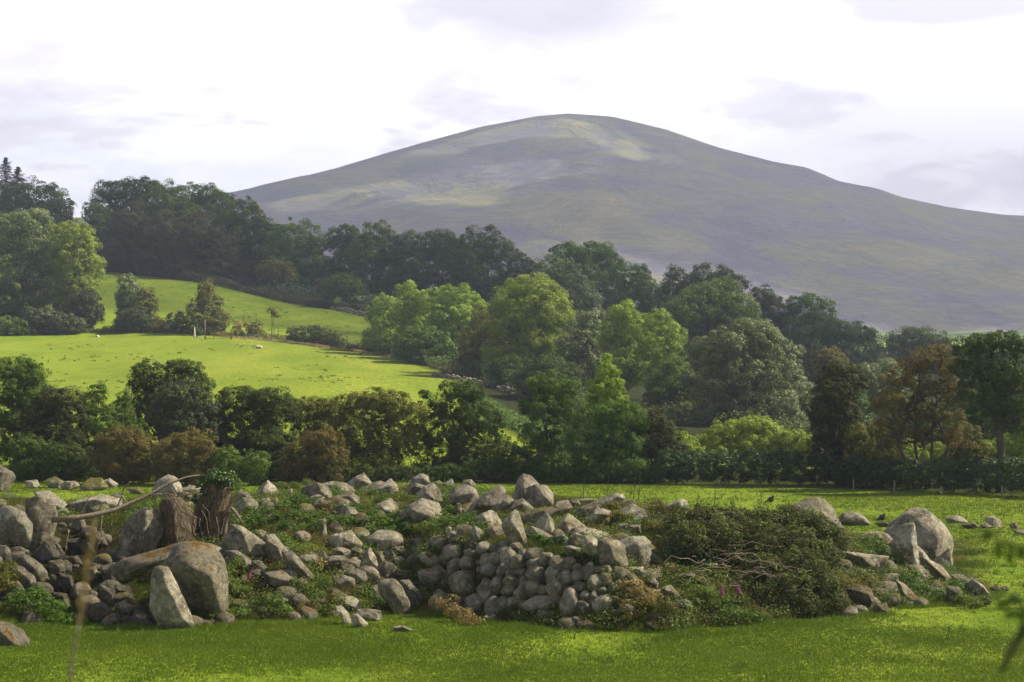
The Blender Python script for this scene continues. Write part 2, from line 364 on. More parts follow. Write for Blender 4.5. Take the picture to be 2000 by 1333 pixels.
# clouds added high out of view, shaped so their shade lies over the near field, the wood and most of the mountain
def cloudmat(name, tr):
    m, t, b = newmat(name); tb = N(t, 'ShaderNodeBsdfTransparent'); mx = N(t, 'ShaderNodeMixShader'); mx.inputs[0].default_value = 1-tr
    setb(t, b, (.85, .85, .87), 1, 0); t.links.new(tb.outputs[0], mx.inputs[1]); t.links.new(b.outputs[0], mx.inputs[2])
    t.links.new(mx.outputs[0], t.nodes['Material Output'].inputs[0]); return m
def cloud(H, x0, x1, y0, y1, n, field, mat, thick, zref=0):
    """field(gx, gy) > 0 where the ground at height zref is to lie in the cloud's shade"""
    xs = np.linspace(x0, x1, n); ys = np.linspace(y0, y1, n); Xg, Yg = np.meshgrid(xs, ys)
    f = field(Xg, Yg); k = (H-zref)/SUN.z
    th = thick*np.sqrt(np.clip(f, 0, 1)); top = H+th*(1+.35*fbm2(Xg, Yg, 8/(x1-x0), 3, 9)); bot = H-th*.12
    XX = Xg+SUN.x*k; YY = Yg+SUN.y*k
    i, j = np.meshgrid(np.arange(n-1), np.arange(n-1), indexing='ij'); q = np.stack([i*n+j, i*n+j+1, (i+1)*n+j+1, (i+1)*n+j], -1).reshape(-1, 4)
    ff = f.ravel(); q = q[(ff[q] > 0).sum(1) >= 3]
    V = np.concatenate([np.stack([XX, YY, top], -1).reshape(-1, 3), np.stack([XX, YY, bot], -1).reshape(-1, 3)])
    o = mesh_np('cloud', V, np.concatenate([q, q[:, ::-1]+n*n]), mat); tag(o, kind='structure'); return o
def f_near(x, y):     # near field, rubble and front hedgerow
    return (168+fbm2(x, y, .03, 3, 61)*10-y)/40 
def f_wood(x, y):
    px = 1000+F*x/np.maximum(y, 1); a = np.interp(px, [-200, 0, 200, 450, 700, 1000, 1100, 1300, 1500, 2200], [600, 585, 555, 515, 470, 440, 430, 430, 400, 390])
    return (y-a+fbm2(x, y, .02, 3, 71)*22)/40
cloud(950, -260, 300, -60, 230, 170, f_near, cloudmat('thin_shade_cloud', .87), 60)
cloud(950, -380, 420, 330, 1400, 160, f_wood, cloudmat('wood_shade_cloud', .62), 90, 25)
def mtn_hit(px, py):
    y = np.linspace(2300, 6400, 900); x = (px-1000)/F*y; z = mtn_z(x, y); r = CAMZ+(HOR-py)/F*y; k = np.argmax(z >= r) if (z >= r).any() else 800
    return x[k], y[k], z[k]
LIT = [ # sunlit openings on the mountain: px, py, dist, half width px, half height (m along distance), strength
 (900,283,60,10),(985,264,90,11),(1070,250,90,10),(1150,256,70,8),(1200,270,50,8),(800,365,70,9),(870,352,80,10),(930,350,80,9),(900,385,110,11),(980,372,60,8),
 (1130,480,40,8),(1230,505,70,12),(1300,528,70,14),(1380,545,70,14),(1460,555,70,14),(1530,575,50,12),(1100,330,60,6),(1010,340,70,5),(1250,300,60,5),(640,392,60,5),(1980,652,60,6),(1700,655,60,6)]
_L = []
for px, py, wx, hy in LIT:     # each opening is laid along the slope between two rows of the picture
    x, y, z = mtn_hit(px, py); x2, y2, z2 = mtn_hit(px, py-hy); x3, y3, z3 = mtn_hit(px, py+hy); k = 1/SUN.z
    X = [(a-SUN.x*(c-350)*k, b_-SUN.y*(c-350)*k) for a, b_, c in ((x, y, z), (x2, y2, z2), (x3, y3, z3))]
    _L.append((X[0][0], X[0][1], wx*1.35/F*y, max(110, abs(X[1][1]-X[2][1])*.7), (X[1][0]-X[2][0])/((X[1][1]-X[2][1]) or 1)))
def f_mtn(x, y):
    f = .26+fbm2(x, y*.6, .0013, 4, 81)*.5; w1 = fbm2(x, y, .004, 4, 85)
    for cx, cy, wx, wy, sl in _L:
        r = np.hypot((x-cx-(y-cy)*sl)/wx, (y-cy)/wy)+w1*.8
        f = f-.9*(1-sstep(.6, 1.15, r))
    return f
cloud(1900, -4000, 3200, 1900, 7600, 420, f_mtn, cloudmat('mountain_shade_cloud', .54), 130, 350)

# haze
m_haze = bpy.data.materials.new('haze_air'); m_haze.use_nodes = True; t = m_haze.node_tree
t.nodes.remove(t.nodes['Principled BSDF']); pv = N(t, 'ShaderNodeVolumePrincipled')
pv.inputs['Color'].default_value = (.56, .65, 1.0, 1); pv.inputs['Density'].default_value = 1.75e-4; pv.inputs['Anisotropy'].default_value = .2
t.links.new(pv.outputs[0], t.nodes['Material Output'].inputs['Volume'])
mb = MB(); mb.box((100, 4300, 405), (5200, 4700, 475)); hz = mb.build('haze', m_haze, smooth=False); tag(hz, kind='stuff')
# ------------------------------------------------------------------ foliage
def leafmat(name, dark, mid, light, trans=.28, rough=.6, spec=.18):
    m, t, b = newmat(name)
    v = attr(t, 'v'); oi = N(t, 'ShaderNodeObjectInfo')
    c = ramp(t, v, [(.1, dark), (.55, tuple(x*.85 for x in mid)), (.95, light)])
    hsv = N(t, 'ShaderNodeHueSaturation'); t.links.new(c, hsv.inputs['Color'])
    t.links.new(mathn(t, 'MULTIPLY_ADD', oi.outputs['Random'], .022, .489), hsv.inputs['Hue'])
    t.links.new(mathn(t, 'MULTIPLY_ADD', oi.outputs['Random'], .25, .88), hsv.inputs['Value'])
    c = hsv.outputs[0]
    setb(t, b, c, rough, spec)
    tr = N(t, 'ShaderNodeBsdfTranslucent'); t.links.new(mixc(t, .5, c, (.9, 1.0, .25), 'MULTIPLY'), tr.inputs[0])
    mx = N(t, 'ShaderNodeMixShader'); mx.inputs[0].default_value = trans
    t.links.new(b.outputs[0], mx.inputs[1]); t.links.new(tr.outputs[0], mx.inputs[2])
    t.links.new(mx.outputs[0], t.nodes['Material Output'].inputs[0]); return m
LM = {
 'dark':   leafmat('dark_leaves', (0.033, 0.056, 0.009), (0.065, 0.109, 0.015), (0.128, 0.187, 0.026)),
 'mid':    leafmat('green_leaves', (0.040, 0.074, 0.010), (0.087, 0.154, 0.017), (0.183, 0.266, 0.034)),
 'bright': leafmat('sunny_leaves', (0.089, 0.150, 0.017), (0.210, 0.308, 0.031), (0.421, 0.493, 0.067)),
 'silver': leafmat('grey_green_leaves', (0.052, 0.092, 0.026), (0.126, 0.181, 0.055), (0.371, 0.419, 0.180), rough=.5, spec=.35),
 'brown':  leafmat('brown_leaves', (.032, .040, .012), (.066, .078, .020), (.135, .140, .034), trans=.3),
 'rust':   leafmat('rusty_leaves', (.085, .074, .020), (.175, .142, .036), (.29, .225, .06), trans=.3),
 'olive':  leafmat('olive_leaves', (0.059, 0.068, 0.012), (0.129, 0.132, 0.020), (0.255, 0.241, 0.037)),
 'yellow': leafmat('yellow_green_leaves', (0.113, 0.169, 0.018), (0.240, 0.330, 0.032), (0.434, 0.516, 0.081)),
 'blue':   leafmat('blue_green_leaves', (0.032, 0.048, 0.017), (0.069, 0.093, 0.032), (0.147, 0.170, 0.063), rough=.5, spec=.3),
 'gorse':  leafmat('gorse_needles', (0.028, 0.045, 0.014), (0.065, 0.093, 0.026), (0.155, 0.186, 0.055)),
 'fern':   leafmat('fern_green', (0.048, 0.101, 0.010), (0.089, 0.178, 0.018), (0.162, 0.249, 0.029)),
 'dry':    leafmat('dry_grass', (0.155, 0.116, 0.046), (0.310, 0.232, 0.093), (0.527, 0.419, 0.186), trans=.3),
 'grass':  leafmat('grass_blades', (.118, .176, .013), (.152, .216, .018), (.180, .236, .026), trans=.25),
 'bramble': leafmat('bramble_leaves', (.065, .075, .022), (.125, .138, .038), (.22, .225, .07), trans=.3),
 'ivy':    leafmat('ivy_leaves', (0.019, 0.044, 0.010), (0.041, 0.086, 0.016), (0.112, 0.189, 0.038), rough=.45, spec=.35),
 'weed':   leafmat('weed_leaves', (0.059, 0.099, 0.014), (0.117, 0.182, 0.024), (0.236, 0.289, 0.047)),
}
m_bark, t, b = newmat('bark')
p = objpos(t); c = ramp(t, noise(t, mapping(t, p, (6, 6, 1.5)), 2.0, 5, .7), [(.3, (.035, .028, .020)), (.7, (.14, .115, .085))]); setb(t, b, c, .9, .2, noise(t, mapping(t, p, (8, 8, 2)), 4, 4, .7), .8, .04)
m_pale, t, b = newmat('pale_bark')
p = objpos(t); c = ramp(t, noise(t, mapping(t, p, (4, 4, 2)), 4, 5, .7), [(.35, (.13, .115, .09)), (.7, (.40, .37, .31))]); setb(t, b, c, .85, .2, noise(t, p, 12, 4, .7), .5, .02)
m_deadwood, t, b = newmat('dead_wood')
p = objpos(t); c = ramp(t, noise(t, mapping(t, p, (3, 3, 3)), 5, 6, .7), [(.3, (.07, .05, .035)), (.52, (.20, .16, .12)), (.75, (.40, .34, .27))]); setb(t, b, c, .85, .2, noise(t, p, 18, 4, .7), .6, .03)

def unit(v): return v/(np.linalg.norm(v, axis=-1, keepdims=True)+1e-9)
def sph(n): return unit(rng.normal(size=(n, 3)))
def leaves(Pn, Nn, size, quad=True, aspect=.62):
    """one small leaf at each point, facing roughly along Nn"""
    n = len(Pn); Nj = unit(Nn+rng.normal(size=(n, 3))*.42); a = unit(np.cross(Nj, sph(n))); b2 = np.cross(Nj, a)
    s = (size*rng.uniform(.6, 1.35, n))[:, None]
    if quad:
        V = np.stack([Pn-a*s, Pn+b2*s*aspect+Nj*s*.12, Pn+a*s, Pn-b2*s*aspect], 1).reshape(-1, 3)
        return V, np.arange(4*n).reshape(-1, 4)
    V = np.stack([Pn-a*s, Pn+a*s*.7+b2*s*aspect*1.2, Pn+a*s*.5-b2*s*aspect*1.3], 1).reshape(-1, 3)
    return V, np.arange(3*n).reshape(-1, 3)
def crown_points(bl, rc, ls, dens=1.0, open_=0.0, core=.12):
    """bl: ellipsoids (x,y,z,rx,ry,rz). Clumps of leaves sit over the surface of the union, some inside."""
    C = np.array([b_[:3] for b_ in bl]); Rr = np.array([b_[3:] for b_ in bl]); cl = []
    for i in range(len(bl)):
        r = Rr[i]; area = 4*math.pi*((r[0]*r[1])**1.6/3+(r[0]*r[2])**1.6/3+(r[1]*r[2])**1.6/3)**(1/1.6)
        n = max(5, int(area/(rc*rc)*.62)); d = sph(n); d = d[d[:, 2] > -.75]
        rad = 1-.10*rng.random(len(d))+.26*vnoise(d*2.3+i*7.7)+.13*vnoise(d*5.3+i*3.1)
        pts = C[i]+d*r*rad[:, None]
        ni = int(n*core*2); di = sph(ni); pin = C[i]+di*r*(rng.random(ni)[:, None]**.5)*.8
        ns = int(n*.16); ds_ = sph(ns); ds_ = ds_[ds_[:, 2] > -.4]; nin = len(pin); pin = np.concatenate([pin, C[i]+ds_*r*(1.08+.16*rng.random(len(ds_)))[:, None]]); di = np.concatenate([di, ds_])
        pts = np.concatenate([pts, pin])
        keep = np.ones(len(pts), bool)
        for k in range(len(bl)):
            if k != i: keep &= (((pts-C[k])/Rr[k])**2).sum(1) > .62
        keep[len(d):] |= rng.random(len(pin)) < .5
        nrm = np.concatenate([unit(d/r), di])
        cl.append(np.concatenate([pts, nrm], 1)[keep])
    cl = np.concatenate(cl)
    if open_ > 0: cl = cl[vnoise(cl[:, :3]/(rc*2.2)) > -1+open_*1.25]
    n = len(cl); per = max(8, int(4*math.pi*rc*rc*.62/(ls*ls*1.5)*dens)); m = n*per
    idx = np.repeat(np.arange(n), per); d = sph(m); cn = cl[idx, 3:]
    d = unit(d+cn*.55+np.array([0, 0, .25]))
    crad = (rc*rng.choice([.5, .7, .95, 1.2, 1.35], n))[idx]
    pos = cl[idx, :3]+d*(crad*(.55+.45*rng.random(m)**.6))[:, None]*np.array([1, 1, .8])
    v = np.clip(.5+.22*(rng.random(n)-.5)[idx]+.55*(rng.random(m)-.5)+.12*d[:, 2], 0, 1)
    return pos, unit(d+cn*.5+np.array([0, 0, .2])), v, cl
def limb(mb, a, b_, ra, rb, wob=.06, k=5, n=6):
    a = np.array(a, float); b_ = np.array(b_, float); t_ = np.linspace(0, 1, n)[:, None]; L_ = np.linalg.norm(b_-a)
    pts = a+(b_-a)*t_; off = np.cumsum(rng.normal(size=(n, 3)), 0)*wob*L_/n*1.2; off -= off[0]+(off[-1]-off[0])*t_
    off[:, 2] += np.sin(t_[:, 0]*math.pi)*L_*.05
    mb.tube(pts+off, ra+(rb-ra)*t_[:, 0]**.8, k); return pts+off
def tree(name, cat, label, kind, D_, bpx, blobs, group=None, trunk=True, open_=0.0, dens=1.0, bark=None, leaf=None, rcf=1.0, stems=1, trunk_r=None, base=None, twigs=0, core=.12, depth=1.0, crownname='crown', skirt=None):
    """blobs: (px, py, rx, ry[, distance offset]) seen in the photograph; given true size and depth at distance D_"""
    open_ = open_*(.6 if D_ < 180 and twigs == 0 else 1)
    g = base if base is not None else gpt(bpx, D_)
    bl = []
    big = max(b_[2] for b_ in blobs)*D_/F
    for k, b_ in enumerate(blobs):
        dy = b_[4] if len(b_) > 4 else rnd.uniform(-.35, .35)*big
        d = D_+dy; c = P(b_[0], b_[1], d); rx = b_[2]*d/F; rz = b_[3]*d/F
        bl.append((c[0], c[1], c[2], rx*(1.06 if D_ < 180 and rx > 1 else .92), (rx+rz)/2*.95*depth, rz*.9))
    if skirt is None: skirt = 4 if trunk and not twigs and D_ > 120 and cat != 'sapling' and trunk_r is None else 0
    if skirt:
        lo = min(bl, key=lambda q: q[2]-q[5]); x0_ = min(q[0]-q[3]*.5 for q in bl); x1_ = max(q[0]+q[3]*.5 for q in bl); zl = lo[2]; zg = float(g.z)
        if zl-lo[5]*.6 > zg+.4:
            for k in range(skirt):
                f = (k+.5)/skirt; hz = zl-zg; bl.append((x0_+(x1_-x0_)*f+rnd.uniform(-.1, .1)*(x1_-x0_), lo[1]+rnd.uniform(-.3, .3)*big, zg+hz*rnd.uniform(.4, .75), (x1_-x0_)/skirt*rnd.uniform(.7, 1.05), big*.6, hz*rnd.uniform(.45, .65)))
    ls = leaf if leaf else max(.042, D_/1905*1.12)
    rc = max(ls*3.0, big*.21)*rcf
    r0 = empty(name, g, label, cat, group)
    pos, nr, v, cl = crown_points(bl, rc, ls, dens, open_, core)
    V, Q = leaves(pos, nr, ls*.62, quad=D_ < 140)
    mesh_np(crownname, V, Q, LM[kind], r0, smooth=False, attr=v)
    if trunk:
        mb = MB(); top = max(b_[2]+b_[5]*.5 for b_ in bl); H = max(top-g.z, .5)
        tr = trunk_r if trunk_r else max(.05, H*.026)
        C = np.array([b_[:3] for b_ in bl]); cen = C.mean(0)
        for s in range(stems):
            ox = (s-(stems-1)/2)*tr*2.2 if stems > 1 else 0
            st = np.array([g.x+ox, g.y+rnd.uniform(-.3, .3)*(stems > 1), g.z-.25])
            lowz = min(b_[2]-b_[5]*.3 for b_ in bl); fz = max(g.z+H*.18, min(lowz, g.z+H*.45))
            fork = np.array([g.x+(cen[0]-g.x)*.35+ox*2.5, g.y+(cen[1]-g.y)*.3, fz])
            pt = limb(mb, st, fork, tr*1.25/math.sqrt(stems), tr*.85/math.sqrt(stems), .05, 8, 6)
            for q in range(len(bl)):
                if stems > 1 and q % stems != s: continue
                e = C[q]+np.array([0, 0, bl[q][5]*.35]); p2 = limb(mb, fork, e, tr*.62/math.sqrt(stems), tr*.16, .12, 6, 8)
                for _ in range(4+twigs):
                    j = rnd.randint(2, 6); d = sph(1)[0]; d[2] = abs(d[2])*.6+.1
                    limb(mb, p2[j], p2[j]+d*np.array(bl[q][3:])*rnd.uniform(.6, .95), tr*.24, tr*.05, .14, 4, 5)
        mb.build('trunk', bark or m_bark, r0)
    return r0
# ------------------------------------------------------------------ woods and hedgerows
G1 = 'trees of the wood on the hillside'; G2 = 'sunlit trees below the hillside field'; G3 = 'trees and bushes of the hedgerow across the middle'
T = []
def t_(*a, **k): T.append(tree(*a, **k))
# wood, far left and skyline
c0 = gpt(14, 640)
t_('broadleaf_tree', 'tree', 'dark dense tree topping the wood at the far left edge, below the two spruce tips', 'dark', 622, 60, [(58,398,50,42), (95,402,38,42), (25,395,38,38), (20,440,50,45), (75,450,50,45)], G1)
t_('broadleaf_tree', 'tree', 'dark bushy tree on the skyline just left of the gap of sky', 'dark', 608, 130, [(118,415,26,30), (125,455,32,40), (100,470,30,30)], G1)
t_('broadleaf_tree', 'tree', 'small pale green tree filling the foot of the gap of sky', 'silver', 585, 165, [(160,462,22,26), (176,492,18,24)], G1)
t_('broadleaf_tree', 'tree', 'tall domed tree, highest of the hilltop wood, right of the sky gap', 'dark', 612, 250, [(238,382,46,32), (282,374,42,26), (212,402,32,30), (260,425,50,38)], G1)
t_('broadleaf_tree', 'tree', 'feathery small tree leaning into the sky gap, left end of the hilltop wood', 'mid', 600, 195, [(190,425,26,28), (205,455,26,34), (178,410,14,12)], G1, open_=.15)
t_('broadleaf_tree', 'tree', 'broad green tree in front of the hilltop dome', 'mid', 592, 320, [(325,398,44,38), (300,430,48,40), (350,440,44,48)], G1)
t_('broadleaf_tree', 'tree', 'flat topped tree on the skyline just left of where the mountain starts', 'mid', 604, 395, [(372,388,38,26), (410,390,30,26), (432,408,24,32), (390,430,50,45)], G1)
t_('broadleaf_tree', 'hawthorn', 'brown tinged hawthorn, leftmost on the edge of the upper field', 'brown', 572, 250, [(248,445,36,42), (230,490,36,36), (262,500,40,36)], G1)
t_('broadleaf_tree', 'hawthorn', 'brown tinged hawthorn, middle one of three on the edge of the upper field', 'brown', 566, 320, [(312,460,42,42), (300,505,44,34), (335,510,36,34)], G1)
t_('broadleaf_tree', 'hawthorn', 'brown tinged spreading hawthorn, right one of three above the upper field', 'brown', 560, 395, [(385,458,42,40), (400,505,44,34), (432,495,30,36), (360,510,34,30)], G1)
t_('broadleaf_tree', 'tree', 'dark green tree where the hill skyline meets the left slope of the mountain', 'mid', 578, 475, [(468,428,36,40), (480,470,42,48), (455,470,34,44), (492,425,20,26)], G1)
t_('broadleaf_tree', 'tree', 'narrow tree crown between the dark skyline tree and the round green tree', 'dark', 572, 520, [(522,458,26,32), (515,505,34,40), (540,500,24,36)], G1)
t_('broadleaf_tree', 'tree', 'round fresh green tree of the wood above the pale stemmed thorn bush', 'mid', 560, 585, [(578,474,46,42), (598,520,42,38), (556,520,38,40), (612,480,20,24)], G1)
t_('broadleaf_tree', 'tree', 'small dark crown with rounded tip left of the tall middle tree of the wood', 'dark', 562, 668, [(662,468,24,26), (680,462,20,22), (672,510,42,44)], G1)
t_('broadleaf_tree', 'tree', 'tall middle tree of the wood against the mountain, behind the mossy thorn bush', 'mid', 552, 740, [(736,464,32,32), (752,492,36,36), (720,505,36,42), (745,545,48,44)], G1)
t_('broadleaf_tree', 'tree', 'dark small topped tree right of the tall middle tree of the wood', 'dark', 548, 800, [(798,482,24,30), (805,520,38,44), (795,560,44,34)], G1)
t_('broadleaf_tree', 'tree', 'dark level topped tree in the middle of the wood below the mountain', 'dark', 540, 860, [(850,482,38,32), (872,500,32,38), (850,540,48,48)], G1)
t_('broadleaf_tree', 'tree', 'large dark domed tree near the right end of the shaded wood', 'dark', 532, 945, [(935,482,44,36), (968,490,34,36), (945,535,56,50), (905,520,34,40)], G1)
t_('broadleaf_tree', 'tree', 'last low dark tree at the right end of the shaded wood', 'dark', 528, 1022, [(1018,520,24,30), (1010,560,38,38), (1042,545,20,30)], G1)
# conifers at the very left
def spruce(px, top, basepy, D_, label, sc=1.0):
    g = gpt(px, D_); r0 = empty('spruce_tree', g, label, 'spruce', 'spruces at the left edge of the wood'); tz = P(px, top, D_)[2]; H = tz-g.z
    mb = MB(); mb.tube([(g.x, g.y, g.z-.3), (g.x, g.y, g.z+H*.5), (g.x, g.y, tz-.1)], [H*.018, H*.011, .04], 7)
    pos = []; nr = []
    for k in range(46):
        f = (k/45)**.8; z = g.z+H*(.15+.84*f); r = (1-f)**.8*H*.34*sc*(1+.25*math.sin(k*2.1))+.1
        for q in range(9):
            a = rnd.uniform(0, 6.28); rr = r*rnd.uniform(.7, 1.1); e = np.array([g.x+math.cos(a)*rr, g.y+math.sin(a)*rr, z-rr*.22])
            s = np.array([g.x, g.y, z]); e = e+rng.normal(size=3)*.25; mb.tube([s, (s+e)/2+[0, 0, -.02*rr], e], [.05, .03, .01], 3)
            m = 34; u = rng.random(m)[:, None]**.7; p_ = s+(e-s)*u+rng.normal(size=(m, 3))*np.array([.22, .22, .10])*(1.1-.5*u); p_[:, 2] -= .12*rng.random(m)
            pos.append(p_); nr.append(np.repeat([[0, 0, 1.0]], m, 0)+rng.normal(size=(m, 3))*.6)
    pos = np.concatenate(pos); V, Q = leaves(pos, np.concatenate(nr), .2, False, .4)
    mesh_np('crown', V, Q, LM['blue'], r0, False, attr=np.clip(rng.normal(.35, .2, len(Q)), 0, 1)); mb.build('trunk', m_bark, r0)
spruce(11, 308, 480, 645, 'taller of the two spruce tips at the far left skyline', 1.25)
spruce(35, 326, 480, 636, 'shorter spruce tip right beside the taller one at the far left skyline', 1.2)
# thorn bushes and small trees at the wood's edge
t_('thorn_bush', 'bush', 'thorn bush with a pale bare forked stem at the top edge of the upper field', 'olive', 548, 542, [(540,528,32,22), (555,545,24,22), (518,538,20,18)], G1, bark=m_pale, trunk_r=.28)
t_('thorn_bush', 'bush', 'rounded thorn bush standing behind the stone wall of the upper field', 'mid', 516, 676, [(668,558,32,24), (690,568,24,22), (650,575,18,16)], G1)
t_('thorn_bush', 'bush', 'small dull shrub between the forked stem thorn and the rounded thorn bush', 'olive', 528, 628, [(632,562,16,14), (622,572,12,10)], G1)
t_('thorn_bush', 'bush', 'low brownish bush under the right hand hawthorn of the wood', 'brown', 556, 478, [(470,530,30,20), (490,535,20,15)], G1)
t_('broadleaf_tree', 'sapling', 'small pale sapling against the stone wall of the upper field', 'bright', 500, 659, [(659,588,7,5)], None, trunk_r=.06)
# behind the middle row
t_('broadleaf_tree', 'tree', 'tall dark tree standing highest above the middle row, its left half', 'mid', 468, 1130, [(1105,498,30,20), (1150,498,42,22), (1140,540,58,44), (1185,525,32,38), (1165,585,58,40)], G1)
t_('broadleaf_tree', 'tree', 'dark tree beside and right of the highest one behind the row', 'mid', 458, 1240, [(1232,545,34,32), (1258,572,28,34), (1235,600,44,40), (1285,600,24,30)], G1)
t_('broadleaf_tree', 'tree', 'airy dark tree with gaps standing out against the lit foot of the mountain', 'dark', 434, 1390, [(1375,535,26,20), (1410,545,22,22), (1348,552,24,18), (1438,558,18,24), (1318,568,20,18), (1390,575,50,30)], G1, open_=.3)
t_('broadleaf_tree', 'tree', 'dark small crown directly right of the airy tree', 'dark', 440, 1492, [(1488,583,24,20), (1510,610,32,32), (1490,625,38,34)], G1)
t_('broadleaf_tree', 'tree', 'dark conical tree with a rounded peak at the right of the wood', 'mid', 436, 1582, [(1572,602,30,26), (1592,615,34,34), (1600,655,50,44), (1560,650,36,44)], G1)
t_('broadleaf_tree', 'tree', 'last big dark dome of the wood, above the olive one on the right', 'dark', 430, 1665, [(1645,650,32,24), (1680,655,26,24), (1700,680,22,30), (1660,695,56,38)], G1)
t_('broadleaf_tree', 'tree', 'flat wide tree in the valley right of the last big dome', 'mid', 480, 1795, [(1775,662,36,18), (1815,665,34,18), (1755,685,30,24), (1800,700,52,34), (1845,690,20,24)], G1)
# sunlit middle row
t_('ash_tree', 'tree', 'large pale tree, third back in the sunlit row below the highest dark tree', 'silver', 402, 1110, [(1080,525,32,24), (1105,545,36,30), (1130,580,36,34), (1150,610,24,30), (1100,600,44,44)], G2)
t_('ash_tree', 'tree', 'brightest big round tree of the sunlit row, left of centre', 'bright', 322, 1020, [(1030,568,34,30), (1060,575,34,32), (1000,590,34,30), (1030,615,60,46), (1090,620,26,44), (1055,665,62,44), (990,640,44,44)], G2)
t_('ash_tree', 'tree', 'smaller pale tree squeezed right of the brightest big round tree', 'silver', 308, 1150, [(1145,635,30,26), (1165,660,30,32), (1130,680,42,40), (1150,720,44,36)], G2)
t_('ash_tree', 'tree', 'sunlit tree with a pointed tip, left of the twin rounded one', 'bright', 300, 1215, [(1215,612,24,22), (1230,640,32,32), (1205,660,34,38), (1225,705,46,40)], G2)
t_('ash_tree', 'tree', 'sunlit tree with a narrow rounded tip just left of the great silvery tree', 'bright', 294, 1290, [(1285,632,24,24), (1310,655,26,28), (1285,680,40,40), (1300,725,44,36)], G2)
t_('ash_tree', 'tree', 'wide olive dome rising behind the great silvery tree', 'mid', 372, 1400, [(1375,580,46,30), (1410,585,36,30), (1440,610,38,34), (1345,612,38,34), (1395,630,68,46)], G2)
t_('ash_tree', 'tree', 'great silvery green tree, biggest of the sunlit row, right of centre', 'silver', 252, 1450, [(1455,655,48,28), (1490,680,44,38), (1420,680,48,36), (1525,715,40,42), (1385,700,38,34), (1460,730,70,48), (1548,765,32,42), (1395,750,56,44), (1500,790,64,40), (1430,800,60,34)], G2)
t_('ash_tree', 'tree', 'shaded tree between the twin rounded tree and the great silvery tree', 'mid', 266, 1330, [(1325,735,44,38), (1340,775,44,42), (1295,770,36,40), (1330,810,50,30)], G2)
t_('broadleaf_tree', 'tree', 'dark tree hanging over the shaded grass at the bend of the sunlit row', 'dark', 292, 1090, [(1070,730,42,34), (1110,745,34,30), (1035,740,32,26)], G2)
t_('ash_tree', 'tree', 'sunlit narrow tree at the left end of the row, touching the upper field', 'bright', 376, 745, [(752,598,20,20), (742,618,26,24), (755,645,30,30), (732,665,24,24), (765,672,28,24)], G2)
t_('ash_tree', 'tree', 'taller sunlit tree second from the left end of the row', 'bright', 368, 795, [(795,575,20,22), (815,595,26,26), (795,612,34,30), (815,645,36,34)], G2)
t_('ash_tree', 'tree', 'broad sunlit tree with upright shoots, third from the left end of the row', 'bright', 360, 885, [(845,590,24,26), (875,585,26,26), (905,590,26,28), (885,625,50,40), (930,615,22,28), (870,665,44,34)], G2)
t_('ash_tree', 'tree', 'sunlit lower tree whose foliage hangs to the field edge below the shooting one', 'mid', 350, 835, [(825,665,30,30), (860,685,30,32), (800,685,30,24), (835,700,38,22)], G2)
t_('broadleaf_tree', 'tree', 'shaded tree left of the brightest big round tree', 'olive', 330, 948, [(950,640,34,44), (930,675,34,36), (965,690,44,44), (925,700,24,26)], G2)
t_('elder_bush', 'bush', 'dark bush below the sunlit row at the end of the ruined field wall', 'dark', 306, 1010, [(1000,720,34,26), (970,725,20,20), (1030,735,24,20)], G2)
t_('broadleaf_tree', 'tree', 'small olive dome right of the great silvery tree', 'olive', 300, 1622, [(1620,700,30,20), (1632,722,32,26), (1608,730,30,28)], G2)
t_('ash_tree', 'tree', 'pale sunlit tree behind the brown tree on the right', 'silver', 262, 1715, [(1700,728,28,18), (1735,722,28,18), (1720,748,42,28), (1760,745,24,22), (1700,770,34,26), (1740,780,30,26)], G2)
t_('ash_tree', 'tree', 'shaded tree filling the gap between the olive dome and the ivy clad tree', 'mid', 255, 1650, [(1660,762,28,24), (1650,790,38,30), (1600,800,30,30)], G2)
# left trees beside the upper field
t_('ash_tree', 'tree', 'huge silvery ash filling the left edge beside the upper field', 'silver', 428, 55, [(45,440,46,30), (75,455,34,30), (15,470,44,44), (60,490,54,40), (100,520,32,44), (30,540,60,44), (85,560,48,44), (20,590,44,34)], G2)
t_('ash_tree', 'tree', 'bright round ash between the huge silvery ash and the upper field', 'bright', 424, 150, [(138,462,38,30), (160,488,30,32), (140,505,40,40), (175,525,28,28), (150,560,42,36)], G2)
t_('hawthorn_tree', 'hawthorn', 'brownish thorn bush below the bright round ash at the field edge', 'brown', 414, 165, [(165,590,28,26), (152,612,30,22), (182,612,20,22)], G2)
t_('elder_bush', 'bush', 'dark bush under the huge silvery ash on the left edge', 'dark', 418, 30, [(15,605,34,22), (50,612,30,22)], G2)
t_('elder_bush', 'bush', 'grey green low bush at the field edge left of the fallen white branch', 'blue', 408, 95, [(80,622,30,20), (115,628,26,16), (145,634,24,13)], G2)
t_('elder_bush', 'bush', 'low soft green bush where the bank starts at the left edge of the picture', 'weed', 405, 12, [(8,636,26,16), (40,638,16,12)], G2)
t_('ash_tree', 'tree', 'young silvery tree alone on the bank between the two hillside fields', 'silver', 418, 260, [(248,552,15,15), (255,570,24,20), (245,588,18,16), (262,590,20,16)], None)
t_('hawthorn_tree', 'hawthorn', 'small olive thorn growing against the right side of the young silvery tree', 'olive', 415, 288, [(286,580,16,18), (280,600,22,18), (300,596,8,12)], None)
t_('gorse_bush', 'gorse', 'low dark gorse at the foot of the young silvery tree', 'gorse', 411, 265, [(262,618,26,17), (285,630,18,15), (242,632,18,14)], 'gorse and scrub on the field bank')
t_('holly_tree', 'tree', 'pointed dark tree with ragged outline on the bank by the rusty gate', 'olive', 407, 405, [(402,568,13,20), (405,592,26,24), (398,618,34,26), (425,628,22,22), (408,640,30,16)], None)
